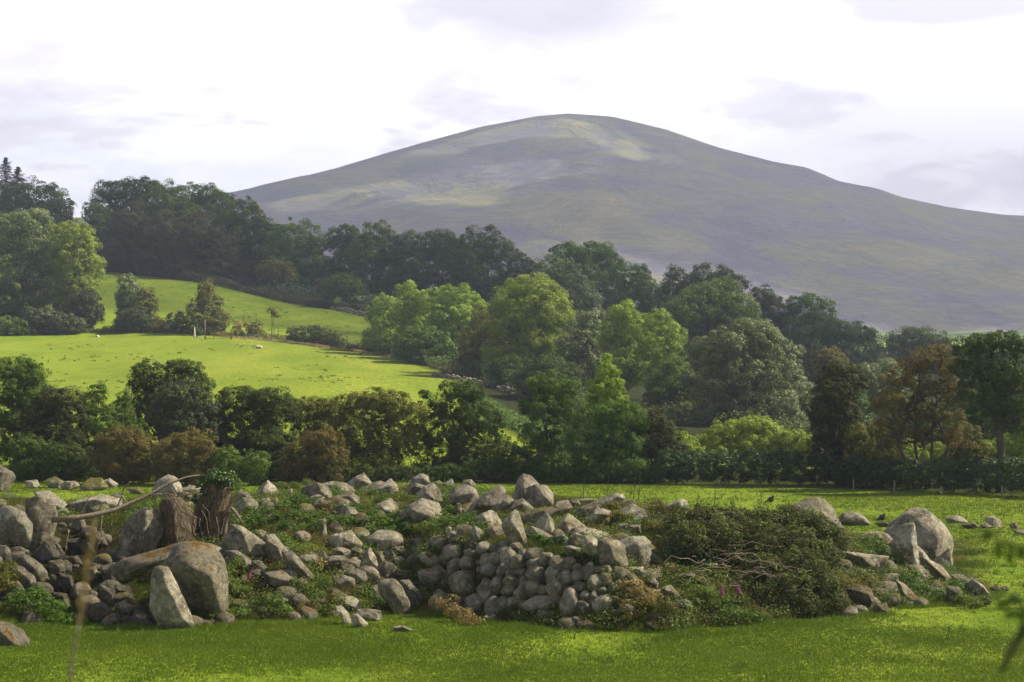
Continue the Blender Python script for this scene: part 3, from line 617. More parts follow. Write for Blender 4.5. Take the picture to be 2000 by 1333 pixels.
t_('gorse_bush', 'gorse', 'clipped looking gorse between the thorn and the pointed dark tree', 'gorse', 408, 350, [(345,625,17,13), (352,640,16,14), (366,638,10,12)], 'gorse and scrub on the field bank')
t_('bramble', 'bramble', 'brown bramble patch on the bank between two gorse bushes', 'rust', 409, 318, [(312,632,14,9), (325,642,14,11), (300,645,12,8)], 'gorse and scrub on the field bank', trunk=False)
t_('gorse_bush', 'gorse', 'tiny gorse just right of the white stake', 'gorse', 402, 385, [(384,645,9,9), (390,652,8,7)], 'gorse and scrub on the field bank')
t_('windswept_tree', 'sapling', 'tiny windswept tree alone in the upper field above the gorse', 'olive', 404, 531, [(529,610,8,7), (537,614,7,6)], None, trunk_r=.10)
t_('grass_clump', 'grass clump', 'tall brown grass clump right of the rusty gate, nearer the gate', 'dry', 402, 465, [(462,636,9,10), (466,650,9,9)], 'brown grass clumps by the rusty gate', trunk=False)
t_('grass_clump', 'grass clump', 'wider brown grass clump halfway between the rusty gate and the tiny windswept tree', 'rust', 402, 498, [(495,638,13,9), (500,650,16,9)], 'brown grass clumps by the rusty gate', trunk=False)
for a in [('rounded dark gorse bush, leftmost of the line running down to the trees', 392, 582, [(582,656,24,16), (575,672,20,14), (595,675,20,15)]),
          ('tallest gorse bush of the line, with a knobbly top, second from the left', 388, 622, [(618,645,16,9), (628,660,24,15), (618,675,26,15)]),
          ('third gorse bush of the line running down to the trees', 384, 655, [(648,662,18,13), (662,670,16,13), (652,682,22,12)]),
          ('flattened dark gorse at the right end of the line, under the sunlit trees', 379, 700, [(690,684,20,11), (712,690,20,12), (735,696,16,10)])]:
    t_('gorse_bush', 'gorse', a[0], 'gorse', a[1], a[2], a[3], 'gorse line below the upper field', rcf=.8)
# front hedgerow, left to right
t_('willow_tree', 'tree', 'dark rounded willow at the left edge of the hedgerow', 'mid', 166, 30, [(22,722,34,24), (58,735,30,26), (20,765,44,36), (65,775,36,36), (25,815,48,34)], G3)
t_('hawthorn_tree', 'hawthorn', 'brown green thorn tree right of the left edge willow', 'brown', 161, 110, [(118,782,36,22), (88,805,36,28), (135,812,34,28), (95,845,50,34)], G3)
t_('sycamore_tree', 'tree', 'pointed dark leaved tree, first of two narrow ones left of the oak', 'mid', 163, 182, [(192,768,13,18), (180,800,30,30), (195,835,34,34), (170,870,40,34)], G3, open_=.2)
t_('sycamore_tree', 'tree', 'pointed dark leaved tree, second of two narrow ones left of the oak', 'mid', 165, 240, [(242,782,12,18), (238,812,22,28), (255,850,30,34), (225,870,30,30)], G3, open_=.25)
t_('oak_tree', 'oak', 'irregular oak whose open crown stands out dark against the bright field', 'dark', 170, 320, [(285,725,22,20), (275,750,20,18), (310,752,28,22), (345,720,26,14), (375,722,20,14), (355,745,34,22), (392,752,22,18), (300,785,24,22)], G3, open_=.3)
t_('willow_tree', 'tree', 'bluish grey leaved willow in front of the oak', 'blue', 160, 355, [(350,782,40,34), (385,795,36,36), (330,812,34,30), (370,832,50,40), (415,820,26,34)], G3)
t_('thorn_bush', 'bush', 'low green bush near the left edge, behind the mossy far stones', 'mid', 155, 60, [(50,875,30,24), (85,885,30,22), (65,905,36,20)], G3)
t_('thorn_bush', 'bush', 'low dark bush left of the first round golden brown bush', 'dark', 154, 140, [(125,890,30,26), (155,905,24,22)], G3)
t_('hazel_bush', 'bush', 'round golden brown bush, left one of the pair in front of the hedgerow', 'rust', 152, 245, [(240,862,38,28), (225,892,40,30), (270,885,40,38), (250,910,50,24)], G3)
t_('hazel_bush', 'bush', 'round golden brown bush, right one of the pair in front of the hedgerow', 'rust', 151, 362, [(375,868,36,26), (340,885,34,30), (390,895,32,32), (355,912,50,22)], G3)
t_('alder_tree', 'tree', 'dark bristly topped tree right of the bluish willow', 'dark', 160, 480, [(462,782,34,24), (500,785,28,24), (535,780,30,22), (480,825,44,36), (550,812,38,34), (520,860,50,38), (455,870,34,34)], G3, open_=.12)
t_('thorn_bush', 'bush', 'tangled green scrub behind the ivy clad stump', 'weed', 150, 460, [(440,900,24,26), (470,915,28,20), (500,905,24,24)], G3)
t_('willow_tree', 'tree', 'olive leaved tree left of the white stemmed birch', 'olive', 162, 620, [(602,800,30,24), (640,800,28,22), (615,835,40,30), (655,840,30,30)], G3, open_=.1)
t_('hazel_bush', 'bush', 'rust coloured bush low between the bristly tree and the white stemmed birch', 'rust', 152, 615, [(625,862,32,24), (595,885,34,26), (640,892,34,28), (570,915,30,18)], G3)
t_('birch_tree', 'birch', 'open olive birch with pale slanting stems in the middle of the hedgerow', 'olive', 157, 752, [(690,790,30,20), (730,785,32,22), (765,790,28,24), (795,815,30,28), (715,830,46,36), (765,850,48,38), (690,870,40,36), (800,870,34,40), (740,900,50,26)], G3, open_=.28, bark=m_pale, stems=3, trunk_r=.13)
t_('sycamore_tree', 'tree', 'shadowy tree with outlying sprays, right of the white stemmed birch', 'dark', 158, 890, [(832,778,13,16), (880,762,22,18), (915,765,26,20), (850,805,22,22), (905,800,40,30), (940,820,34,30), (875,850,46,36), (930,870,50,38), (890,905,50,26)], G3, open_=.22)
t_('thorn_bush', 'bush', 'low dark scrub under the shadowy tree and the clump right of it', 'dark', 153, 1000, [(985,890,32,28), (1015,905,34,26), (965,915,30,20)], G3, open_=.1)
t_('sycamore_tree', 'tree', 'dense dark green tree just left of the golden cone shaped tree', 'mid', 160, 1080, [(1060,752,28,22), (1095,762,28,24), (1050,790,32,28), (1100,805,36,34), (1075,850,48,38), (1065,900,50,30)], G3, open_=.08)
t_('cypress_tree', 'tree', 'golden olive cone shaped tree standing tallest in the middle of the hedgerow', 'yellow', 155, 1185, [(1183,705,10,15), (1185,728,19,20), (1183,755,28,24), (1188,785,36,26)], G3, rcf=.9)
t_('hawthorn_tree', 'hawthorn', 'dark green thorn tree wrapped round the lower part of the cone shaped tree', 'mid', 153, 1190, [(1175,822,44,30), (1225,815,30,30), (1160,862,50,40), (1215,865,44,38), (1185,905,58,28)], G3)
t_('hawthorn_tree', 'hawthorn', 'brownish open thorn tree right of the cone shaped tree', 'brown', 154, 1280, [(1265,822,32,26), (1295,845,30,26), (1260,865,38,30), (1305,880,30,24)], G3, open_=.15)
t_('willow_tree', 'bush', 'glowing yellow green sallow behind the hedge, widest of the sunny ones', 'yellow', 178, 1450, [(1430,842,34,20), (1470,835,32,20), (1405,865,36,24), (1460,868,44,26), (1510,862,30,24)], G3)
t_('willow_tree', 'bush', 'glowing yellow green sallow right of the widest sunny one', 'yellow', 176, 1560, [(1545,860,26,20), (1575,870,26,20), (1560,888,36,22)], G3)
t_('willow_tree', 'bush', 'small yellow bush at the left end of the sunny sallows', 'yellow', 174, 1338, [(1330,862,18,18), (1345,878,24,20), (1325,888,24,18)], G3)
t_('ivy_clad_tree', 'tree', 'dark brown ivy clad tree right of the sunny sallows', 'brown', 150, 1640, [(1640,728,28,20), (1665,748,30,26), (1630,765,36,30), (1612,805,30,32), (1650,810,30,34), (1625,845,32,28)], G3, open_=.05)
t_('hazel_bush', 'bush', 'olive yellow bush below the ivy clad tree', 'olive', 149, 1700, [(1672,848,30,24), (1712,855,30,26), (1740,868,24,22), (1695,885,44,26)], G3)
t_('alder_tree', 'tree', 'sparse reddish brown tree with several bare stems rising from one stool', 'rust', 146, 1808, [(1830,690,32,16), (1800,712,42,26), (1850,720,34,26), (1765,745,38,28), (1820,755,44,30), (1860,770,30,34), (1745,790,30,30), (1790,805,34,28), (1735,825,26,28), (1850,820,30,30), (1715,790,22,26), (1780,850,30,24), (1870,860,26,24), (1730,860,24,22)], G3, open_=.62, stems=4, trunk_r=.24, twigs=10, dens=.55, core=.3)
t_('sycamore_tree', 'tree', 'tall dark tree with a single black trunk at the right edge', 'dark', 142, 1955, [(1890,680,30,20), (1925,672,32,20), (1960,668,30,20), (1990,685,24,24), (1895,715,34,28), (1945,720,46,34), (1990,740,34,36), (1915,760,38,34), (1965,785,44,36), (1995,830,30,34), (1925,810,30,28)], G3, trunk_r=.30, open_=.08)
t_('hazel_bush', 'bush', 'dull olive bush filling the gap between the bare stems and the black trunk', 'olive', 150, 1885, [(1880,850,30,28), (1900,885,34,28), (1870,900,30,24)], G3)
t_('hazel_bush', 'bush', 'sunny yellow green bush behind the black trunk at the right edge', 'yellow', 160, 1985, [(1975,872,28,24), (2005,860,26,30), (1985,898,34,22), (1930,880,20,20)], G3)
t_('hazel_bush', 'bush', 'sunny yellow green bush seen between the bare stems of the reddish tree', 'yellow', 160, 1765, [(1765,878,26,22), (1785,895,24,18), (1830,885,18,20)], G3)
t_('ash_tree', 'tree', 'shaded leafy tree glimpsed behind the bare stems of the reddish tree', 'mid', 196, 1780, [(1760,800,40,30), (1800,820,44,32), (1740,840,36,30), (1790,860,50,26)], G3, open_=.1)
t_('ash_tree', 'tree', 'shaded leafy tree glimpsed left of the black trunk', 'mid', 192, 1890, [(1880,780,40,34), (1910,820,44,34), (1870,840,40,30)], G3, open_=.1)
t_('ash_tree', 'tree', 'dark leafy tree glimpsed right of the black trunk at the edge', 'olive', 190, 2000, [(1990,790,40,40), (2010,840,44,34), (1970,850,36,28)], G3, open_=.1)
t_('willow_tree', 'bush', 'yellow sallow filling the gap between the small and the widest sunny ones', 'yellow', 180, 1385, [(1380,868,26,18), (1365,885,26,18), (1395,892,24,14)], G3)
# hedges along the far side of the near field
def hedge(label, kind, segs, name='hedge'):
    bl = []
    for (a, b_, top, D0, D1, hgt) in segs:
        n = max(3, int((b_-a)/26))
        for k in range(n):
            f = (k+.5)/n; px = a+(b_-a)*f; d = D0+(D1-D0)*f; g = gpt(px, d); tz = P(px, top+rnd.uniform(-4, 4), d)[2]; h = max(tz-g.z, .4)
            bl.append((g.x, g.y+rnd.uniform(-.4, .4), g.z+h*.5, 26*.75*d/F, .9, h*.52))
    g = gpt((segs[0][0]+segs[-1][1])/2, (segs[0][3]+segs[-1][4])/2)
    r0 = empty(name, g, label, 'hedge'); pos, nr, v, cl = crown_points(bl, .32, .085, .9, 0, .1)
    V, Q = leaves(pos, nr, .055, True); mesh_np('foliage', V, Q, LM[kind], r0, False, attr=v)
hedge('long dark leafy hedge along the far side of the near field, right of centre', 'ivy', [(1290, 1640, 886, 151.5, 149, 0)])
hedge('dark overgrown hedge under the reddish tree and the black trunk, to the right edge', 'ivy', [(1640, 2060, 902, 148, 136, 0), (2060, 2500, 905, 136, 131, 0)])
hedge('low shadowy scrub along the far field edge in the middle, behind the piled stones', 'dark', [(790, 1290, 915, 153.5, 151.5, 0)], 'scrub_hedge')
hedge('low dark scrub along the far field edge from the left edge to the birch', 'dark', [(-400, -60, 905, 158, 157, 0), (-60, 790, 912, 157, 153.5, 0)], 'scrub_hedge')
# rough growth at the wood's edge: nobody could count it
def rough(label, kind, pts, w_, h_, n, ls):
    pos = []
    for _ in range(n):
        k = rnd.random()*(len(pts)-1); i = int(k); f = k-i
        px = pts[i][0]+(pts[i+1][0]-pts[i][0])*f; d = pts[i][1]+(pts[i+1][1]-pts[i][1])*f+rnd.uniform(-w_, w_)
        g = gpt(px, d) if False else (px, d); pos.append(g)
    pos = np.array(pos); x = (pos[:, 0]-1000)/F*pos[:, 1]; y = pos[:, 1]; z = ground(x, y)
    hh = h_*(.35+.65*np.clip(.5+.9*fbm2(x, y, .12, 3, 91), 0, 1)); P_ = np.stack([x, y, z+rng.random(n)*hh], -1)
    V, Q = leaves(P_, np.repeat([[.1, -.5, .8]], n, 0), ls, True, .5)
    o = mesh_np('rough_growth', V, Q, LM[kind], None, False, attr=np.clip(.5+.3*vnoise(P_/2)+.4*(rng.random(n)-.5), 0, 1)); tag(o, label, 'undergrowth', kind='stuff')
rough('brown rough grass and scrub along the foot of the hillside wood', 'brown', [(190, 577), (300, 562), (450, 545), (600, 520), (720, 503), (800, 470)], 5, 3.0, 30000, .26)
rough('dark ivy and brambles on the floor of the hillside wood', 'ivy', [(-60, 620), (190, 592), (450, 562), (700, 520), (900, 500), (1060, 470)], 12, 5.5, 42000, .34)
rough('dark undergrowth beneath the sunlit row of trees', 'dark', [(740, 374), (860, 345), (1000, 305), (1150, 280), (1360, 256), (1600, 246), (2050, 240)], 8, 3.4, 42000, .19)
rough('scrub added to darken the shaded grass corner below the sunlit row', 'mid', [(905, 290), (960, 262), (1020, 232), (1100, 212)], 16, 1.6, 26000, .15)  # growth added to darken grass that only lies in shade
rough('rough bank growth between the two hillside fields', 'olive', [(-60, 410), (200, 412), (300, 411), (420, 405), (560, 398), (700, 386), (760, 376)], 2.2, 1.6, 16000, .17)
rough('pale tufty grass on the bank by the rusty gate and the gorse line', 'dry', [(430, 400), (560, 390), (640, 378), (720, 368), (830, 348), (900, 330)], 1.4, .8, 7000, .12)
# ------------------------------------------------------------------ stones
m_rock, t, b = newmat('granite')
oi = N(t, 'ShaderNodeObjectInfo'); tc = N(t, 'ShaderNodeTexCoord'); g_ = N(t, 'ShaderNodeNewGeometry')
off = N(t, 'ShaderNodeVectorMath', operation='ADD'); t.links.new(tc.outputs['Object'], off.inputs[0])
cmb = N(t, 'ShaderNodeCombineXYZ'); r_ = mathn(t, 'MULTIPLY', oi.outputs['Random'], 60)
for i in range(3): t.links.new(r_, cmb.inputs[i])
t.links.new(cmb.outputs[0], off.inputs[1]); p = off.outputs[0]
c1 = noise(t, p, 1.3, 6, .65, .3); c2 = noise(t, p, 5.0, 6, .72, .4); c3 = noise(t, p, 24, 4, .75)
col = ramp(t, c1, [(.32, (.105, .090, .062)), (.45, (.21, .185, .135)), (.56, (.33, .305, .24)), (.68, (.48, .45, .37))])
tone = attr(t, 'tone', 'OBJECT')
warm = mixc(t, .5, col, (.85, .66, .44), 'MULTIPLY')
col = mixc(t, attr(t, 'warm', 'OBJECT'), col, warm)
col = mixc(t, mathn(t, 'MULTIPLY', mathn(t, 'SUBTRACT', c3, .5, clamp=True), 2.4, clamp=True), col, (.10, .095, .088))
col = mixc(t, mathn(t, 'MULTIPLY', mathn(t, 'SUBTRACT', c2, .54, clamp=True), 7.0, clamp=True), col, (.52, .51, .46))       # pale lichen
col = mixc(t, mathn(t, 'MULTIPLY', mathn(t, 'SUBTRACT', .44, c2, clamp=True), 8.0, clamp=True), col, (.045, .042, .036))     # dark lichen
col = mixc(t, 1.0, col, ramp(t, tone, [(0, (.25, .24, .25)), (.5, (1, 1, 1)), (1, (1.75, 1.74, 1.72))]), 'MULTIPLY')
sp = N(t, 'ShaderNodeSeparateXYZ'); t.links.new(g_.outputs['Normal'], sp.inputs[0])
mosscol = ramp(t, c3, [(.3, (.06, .05, .008)), (.5, (.12, .115, .014)), (.7, (.20, .175, .03))])
mf = mathn(t, 'ADD', mathn(t, 'MULTIPLY', sp.outputs[2], .42), mathn(t, 'MULTIPLY', mathn(t, 'SUBTRACT', c2, .5), 1.6))
mf = mathn(t, 'MULTIPLY', mathn(t, 'SUBTRACT', mathn(t, 'ADD', mf, attr(t, 'moss', 'OBJECT')), .52, clamp=True), 5.0, clamp=True)
col = mixc(t, mf, col, mosscol)
rf = mathn(t, 'ADD', mathn(t, 'MULTIPLY', sp.outputs[2], .4), mathn(t, 'MULTIPLY', mathn(t, 'SUBTRACT', c1, .5), 3.0))
rf = mathn(t, 'MULTIPLY', mathn(t, 'SUBTRACT', mathn(t, 'ADD', rf, attr(t, 'rust', 'OBJECT')), .62, clamp=True), 6.0, clamp=True)
col = mixc(t, rf, col, ramp(t, c3, [(.35, (.09, .05, .012)), (.65, (.22, .125, .03))]))
setb(t, b, col, .88, .25, mathn(t, 'ADD', mathn(t, 'MULTIPLY', c2, 1.0), mathn(t, 'MULTIPLY', c3, .45)), 1.0, .16)

def ico(n):
    bm = bmesh.new(); bmesh.ops.create_icosphere(bm, subdivisions=n, radius=1); bm.verts.ensure_lookup_table()
    V = np.array([v.co[:] for v in bm.verts]); Fc = np.array([[v.index for v in f.verts] for f in bm.faces]); bm.free(); return unit(V), Fc
ICO = {k: ico(k) for k in (3, 4, 5)}
def hull_planes(pts):
    bm = bmesh.new()
    for q in pts: bm.verts.new(q)
    bmesh.ops.convex_hull(bm, input=bm.verts); bm.normal_update(); out = []
    cen = pts.mean(0)
    for f in bm.faces:
        n = np.array(f.normal[:]); d = float(n @ (np.array(f.verts[0].co[:])-cen))
        if d < 0: n, d = -n, -d
        if np.linalg.norm(n) > .5 and d > 1e-4: out.append((n, d))
    bm.free(); return cen, np.array([o[0] for o in out]), np.array([o[1] for o in out])
def rock_verts(poly, thick=.8, sharp=34, rough_=.065, sub=5):
    """poly: outline (x, z) in metres around 0; returns vertices of a faceted solid with real depth"""
    poly = np.array(poly, float); c = poly.mean(0); w_ = poly[:, 0].max()-poly[:, 0].min(); h_ = poly[:, 1].max()-poly[:, 1].min()
    T_ = min(w_, h_*1.4)*thick; pts = []
    for q in poly: pts.append((q[0], rnd.uniform(-.16, .16)*T_, q[1]))
    for sgn, kk in ((-1, .52), (1, .6)):
        rc_ = c+np.array([rnd.uniform(-.14, .14)*w_, rnd.uniform(-.05, .16)*h_])
        idx = list(range(len(poly))); rnd.shuffle(idx)
        for i in idx[:3 if sharp > 20 else max(3, len(poly)//2+1)]:
            s_ = rnd.uniform(.3, kk+.2); q = rc_+(poly[i]-rc_)*s_; pts.append((q[0], sgn*T_*rnd.uniform(.38, .56), q[1]))
    pts = np.array(pts); cen, n, d = hull_planes(pts); V, Fc = ICO[sub]
    q = np.maximum(V @ n.T, 0)/d; sharp = sharp*1.8 if sharp > 12 else sharp*1.2; q = q/q.max(1, keepdims=True)*1.0 if False else q; qm = q.max(1, keepdims=True)+1e-9; r = 1/(qm[:, 0]*(((q/qm)**sharp).sum(1)**(1/sharp)))
    size = math.sqrt(w_*h_); Q = V*r[:, None]; s = rnd.uniform(0, 90)
    nz = fbm(Q/size*2.2+s, 3)*rough_*1.2+fbm(Q/size*7+s, 3)*rough_*.5
    strat = vnoise(np.stack([Q[:, 0]/size*1.2+Q[:, 2]/size*1.6, Q[:, 1]/size, Q[:, 2]/size*9-Q[:, 0]/size*4], -1)+s)*rough_*.35
    Q = Q*(1+nz+strat)[:, None]
    for ax, k in ((0, 0), (2, 1)):     # grow back what the rounding took, so the outline keeps its size
        lo, hi = Q[:, ax].min(), Q[:, ax].max(); a, b_ = poly[:, k].min(), poly[:, k].max(); Q[:, ax] = a+(Q[:, ax]-lo)*(b_-a)/(hi-lo)
    Q[:, 1] += cen[1]
    return Q, Fc
CROP = {'A': (0, 900, 3.078), 'B': (400, 900, 4.0), 'C': (850, 900, 4.0), 'D': (1250, 900, 4.0), 'E': (1500, 900, 3.078), 'F': (0, 0, 1)}
NAMED = []
def rock(spec, label=None, name='boulder', cat='boulder', group=None, moss=.0, tone=.5, warm=.12, rust=0., thick=.8, sharp=34, rough_=.065, sub=5, parent=None, dd=0., sink=.10, dist=None, embed=.12):
    crop = spec[0]; polys = spec[1:] ; x0, y0, sc = CROP[crop]
    allp = [np.array([(x0+x/sc, y0+y/sc) for x, y in pl]) for pl in polys]
    A_ = np.concatenate(allp); bx = A_[:, 0].mean(); by = A_[:, 1].max()
    d = dist if dist else at(bx, by-1.0).y
    wpx = A_[:, 0].max()-A_[:, 0].min(); hpx = A_[:, 1].max()-A_[:, 1].min()
    T_ = min(wpx, hpx*1.4)*thick*d/F; d = d+T_*embed+dd
    Vs = []; Fs = []; n = 0
    cx, cy = A_.mean(0); org = P(cx, cy, d)
    for pl in allp:
        pm = pl.mean(0); w_ = [((q[0]-cx)/F*d, -(q[1]-cy)/F*d) for q in pm+(pl-pm)*1.15]
        lo = min(q[1] for q in w_); hh = max(q[1] for q in w_)-lo
        w_ = [(x, z-sink*hh*(z < lo+.25*hh)) for x, z in w_]
        V, Fc = rock_verts(w_, thick, sharp, rough_, sub); Vs.append(V+org); Fs.append(Fc+n); n += len(V)
    o = mesh_np(name, np.concatenate(Vs), np.concatenate(Fs), m_rock, parent, True, loc=None if parent else tuple(org))
    if parent is not None:   # keep the part's own origin inside it
        pass
    if crop == 'A' and cx < 300 and cy > 990: tone *= .72  # hollow stones toned down, the hollow's darkness put into their colour
    elif crop in 'BC': tone *= rnd.uniform(.84, 1.04)
    o['moss'] = float(moss+(rnd.random() < .3)*.1); o['tone'] = float(tone); o['warm'] = float(warm); o['rust'] = float(rust)
    if label: tag(o, label, cat, group); NAMED.append((cx, cy, max(A_[:, 0].max()-cx, 6), max(A_[:, 1].max()-cy, 6), label))
    return o
R_ = rock
# ---- crop A: left end
GA = 'stones of the dark hollow at the left'; GT = 'boulders along the top of the bank'; GM = 'boulders on the face of the bank'; GF = 'stones at the foot of the bank'
R_(('A', [(-60, 30), (0, 38), (65, 70), (78, 100), (30, 180), (-60, 190)]), 'dark flat slab jutting in from the left edge above the hollow', tone=.2, thick=1.2)
R_(('A', [(10, 300), (60, 285), (150, 320), (210, 380), (215, 450), (200, 540), (100, 525), (60, 450), (15, 390)]), 'broad pale boulder at the left edge above two small oval stones', group=GA, tone=.55, sharp=14)
R_(('A', [(160, 250), (250, 230), (320, 270), (335, 340), (320, 430), (250, 530), (215, 540), (200, 440), (165, 330)]), 'tall rounded boulder with black stains left of the dead branch', group=GA, tone=.55, warm=.6, sharp=14)
R_(('A', [(-5, 440), (35, 428), (75, 460), (80, 500), (60, 530), (10, 520)]), 'smooth oval stone touching the left edge, upper one of two', 'stone', 'stone', GA, sharp=8)
R_(('A', [(-8, 512), (40, 515), (60, 550), (50, 590), (0, 592)]), 'smooth oval stone touching the left edge, lower one of two', 'stone', 'stone', GA, sharp=8)
R_(('A', [(70, 530), (120, 520), (170, 545), (150, 572), (80, 570)]), 'small round stone under the broad pale boulder', 'stone', 'stone', GA, tone=.35, sharp=9)
R_(('A', [(200, 560), (270, 490), (350, 510), (385, 560), (370, 600), (240, 605)]), 'blackened wedge shaped rock at the mouth of the dark hollow', group=GA, tone=.12)
R_(('A', [(80, 580), (160, 570), (230, 610), (270, 670), (240, 740), (170, 690), (100, 620)]), 'dark rounded boulder under the blackened wedge', group=GA, tone=.3, sharp=10)
R_(('A', [(50, 640), (140, 640), (200, 700), (215, 760), (140, 765), (60, 700)]), 'dull grey boulder second from the bottom at the far left', group=GA, tone=.35, sharp=12)
R_(('A', [(50, 740), (110, 730), (140, 780), (130, 830), (70, 820), (20, 790)]), 'dull grey boulder lowest in the stack at the far left', group=GA, tone=.35, sharp=12)
R_(('A', [(-40, 965), (60, 980), (130, 1030), (165, 1080), (150, 1110), (60, 1105), (-40, 1100)]), 'mossy rough rock in the grass at the bottom left corner', moss=.2, tone=.3, rough_=.09)
R_(('A', [(220, 195), (300, 190), (380, 240), (430, 290), (350, 310), (270, 250)]), 'grey boulder behind the black stained one', group=GT, tone=.5)
R_(('A', [(345, 300), (400, 290), (420, 325), (350, 338)]), 'small pale stone where the dead branch meets the boulders', 'stone', 'stone', tone=.7)
R_(('A', [(430, 262), (500, 235), (600, 210), (700, 240), (735, 290), (620, 322), (480, 308)]), 'long low grey boulder behind the middle of the dead branch', group=GT, tone=.62)
R_(('A', [(925, 185), (955, 125), (1010, 95), (1060, 108), (1088, 160), (1092, 225), (1030, 235), (930, 220)]), 'pale upright pointed boulder behind the dead branch, left of the stump', group=GT, tone=.72, warm=.1)
R_(('A', [(1095, 180), (1140, 150), (1210, 165), (1200, 210), (1110, 215)]), 'flat grey boulder between the pale upright one and the stump', group=GT, tone=.6, warm=.1)
R_(('A', [(740, 430), (790, 350), (880, 300), (955, 320), (970, 430), (900, 545), (830, 560), (740, 540)]), 'big lichened boulder in the middle of the hollow, above the giant wedge', tone=.58, moss=.05)
R_(('A', [(450, 355), (500, 350), (520, 410), (470, 440), (430, 400)]), 'brown stone half hidden below the dead branch', 'stone', 'stone', GA, tone=.4)
R_(('A', [(690, 640), (780, 590), (1000, 532), (1110, 502), (1230, 512), (1290, 545), (1150, 625), (1000, 632), (880, 652), (760, 692)], [(850, 645), (1000, 560), (1120, 508), (1210, 506), (1285, 535), (1345, 605), (1357, 720), (1357, 900), (1330, 955), (1235, 940), (1110, 830)]),
   'giant wedge of granite with orange moss on top, propped over a dark gap', tone=.40, warm=.5, rust=.27, thick=.85, sub=5, rough_=.045, embed=.2)
R_(('A', [(922, 680), (950, 655), (1010, 665), (1048, 740), (1075, 840), (1147, 950), (1050, 985), (960, 962), (913, 870)]), 'pale leaning slab standing against the front of the giant wedge', tone=.66, warm=.2, sharp=16, thick=.5, dd=-1.1)
R_(('A', [(695, 875), (770, 835), (830, 860), (872, 920), (800, 935), (720, 912)]), 'squat brown stone left of the pale leaning slab', 'stone', 'stone', GA, tone=.48, warm=.5)
R_(('A', [(820, 930), (880, 925), (922, 1000), (870, 1003)]), 'small pointed stone on the grass left of the pale leaning slab', 'stone', 'stone', GF, tone=.6)
R_(('A', [(1130, 955), (1180, 945), (1212, 1000), (1140, 995)]), 'small stone with a pale top at the right foot of the leaning slab', 'stone', 'stone', GF, tone=.6, moss=.1)
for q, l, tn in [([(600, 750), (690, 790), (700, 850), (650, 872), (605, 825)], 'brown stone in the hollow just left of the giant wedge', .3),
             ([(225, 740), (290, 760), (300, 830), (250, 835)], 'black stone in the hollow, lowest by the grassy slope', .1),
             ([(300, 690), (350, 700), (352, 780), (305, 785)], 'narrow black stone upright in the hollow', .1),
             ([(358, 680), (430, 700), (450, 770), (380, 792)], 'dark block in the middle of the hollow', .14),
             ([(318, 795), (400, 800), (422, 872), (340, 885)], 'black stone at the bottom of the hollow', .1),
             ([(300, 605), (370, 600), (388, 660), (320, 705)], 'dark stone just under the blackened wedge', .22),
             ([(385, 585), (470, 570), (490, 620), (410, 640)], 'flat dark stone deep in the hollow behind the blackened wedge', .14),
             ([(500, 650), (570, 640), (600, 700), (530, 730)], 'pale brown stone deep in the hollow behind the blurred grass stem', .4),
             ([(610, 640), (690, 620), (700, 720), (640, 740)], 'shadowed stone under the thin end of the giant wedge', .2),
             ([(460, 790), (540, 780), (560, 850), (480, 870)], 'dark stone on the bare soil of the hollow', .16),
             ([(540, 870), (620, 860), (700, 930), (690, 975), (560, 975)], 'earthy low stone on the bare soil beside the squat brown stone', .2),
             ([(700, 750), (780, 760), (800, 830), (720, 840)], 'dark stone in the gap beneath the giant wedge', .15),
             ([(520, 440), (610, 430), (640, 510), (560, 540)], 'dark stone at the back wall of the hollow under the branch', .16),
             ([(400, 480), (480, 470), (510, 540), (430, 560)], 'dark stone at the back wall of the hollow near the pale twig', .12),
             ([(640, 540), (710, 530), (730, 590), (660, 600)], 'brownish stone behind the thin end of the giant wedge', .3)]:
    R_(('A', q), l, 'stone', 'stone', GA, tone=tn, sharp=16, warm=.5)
for q, l, ms in [([(155, 125), (220, 118), (240, 162), (180, 168)], 'pale stone leftmost in the far row across the field', 0),
             ([(282, 120), (330, 100), (380, 125), (372, 168), (300, 168)], 'mossy stone second in the far row across the field', .35),
             ([(368, 150), (390, 128), (440, 125), (470, 150), (430, 178), (380, 172)], 'clean pale stone third in the far row across the field', 0),
             ([(488, 150), (540, 110), (600, 108), (640, 160), (560, 184), (500, 178)], 'low mossy hump in the far row across the field', .45),
             ([(615, 125), (660, 110), (705, 140), (690, 165), (630, 155)], 'grey stone right of the mossy hump in the far row', .1),
             ([(760, 165), (830, 160), (870, 195), (800, 205)], 'half buried mossy stone at the right end of the far row', .4)]:
    R_(('A', q), l, 'stone', 'stone', 'far row of stones in the field on the left', moss=ms, tone=.6)
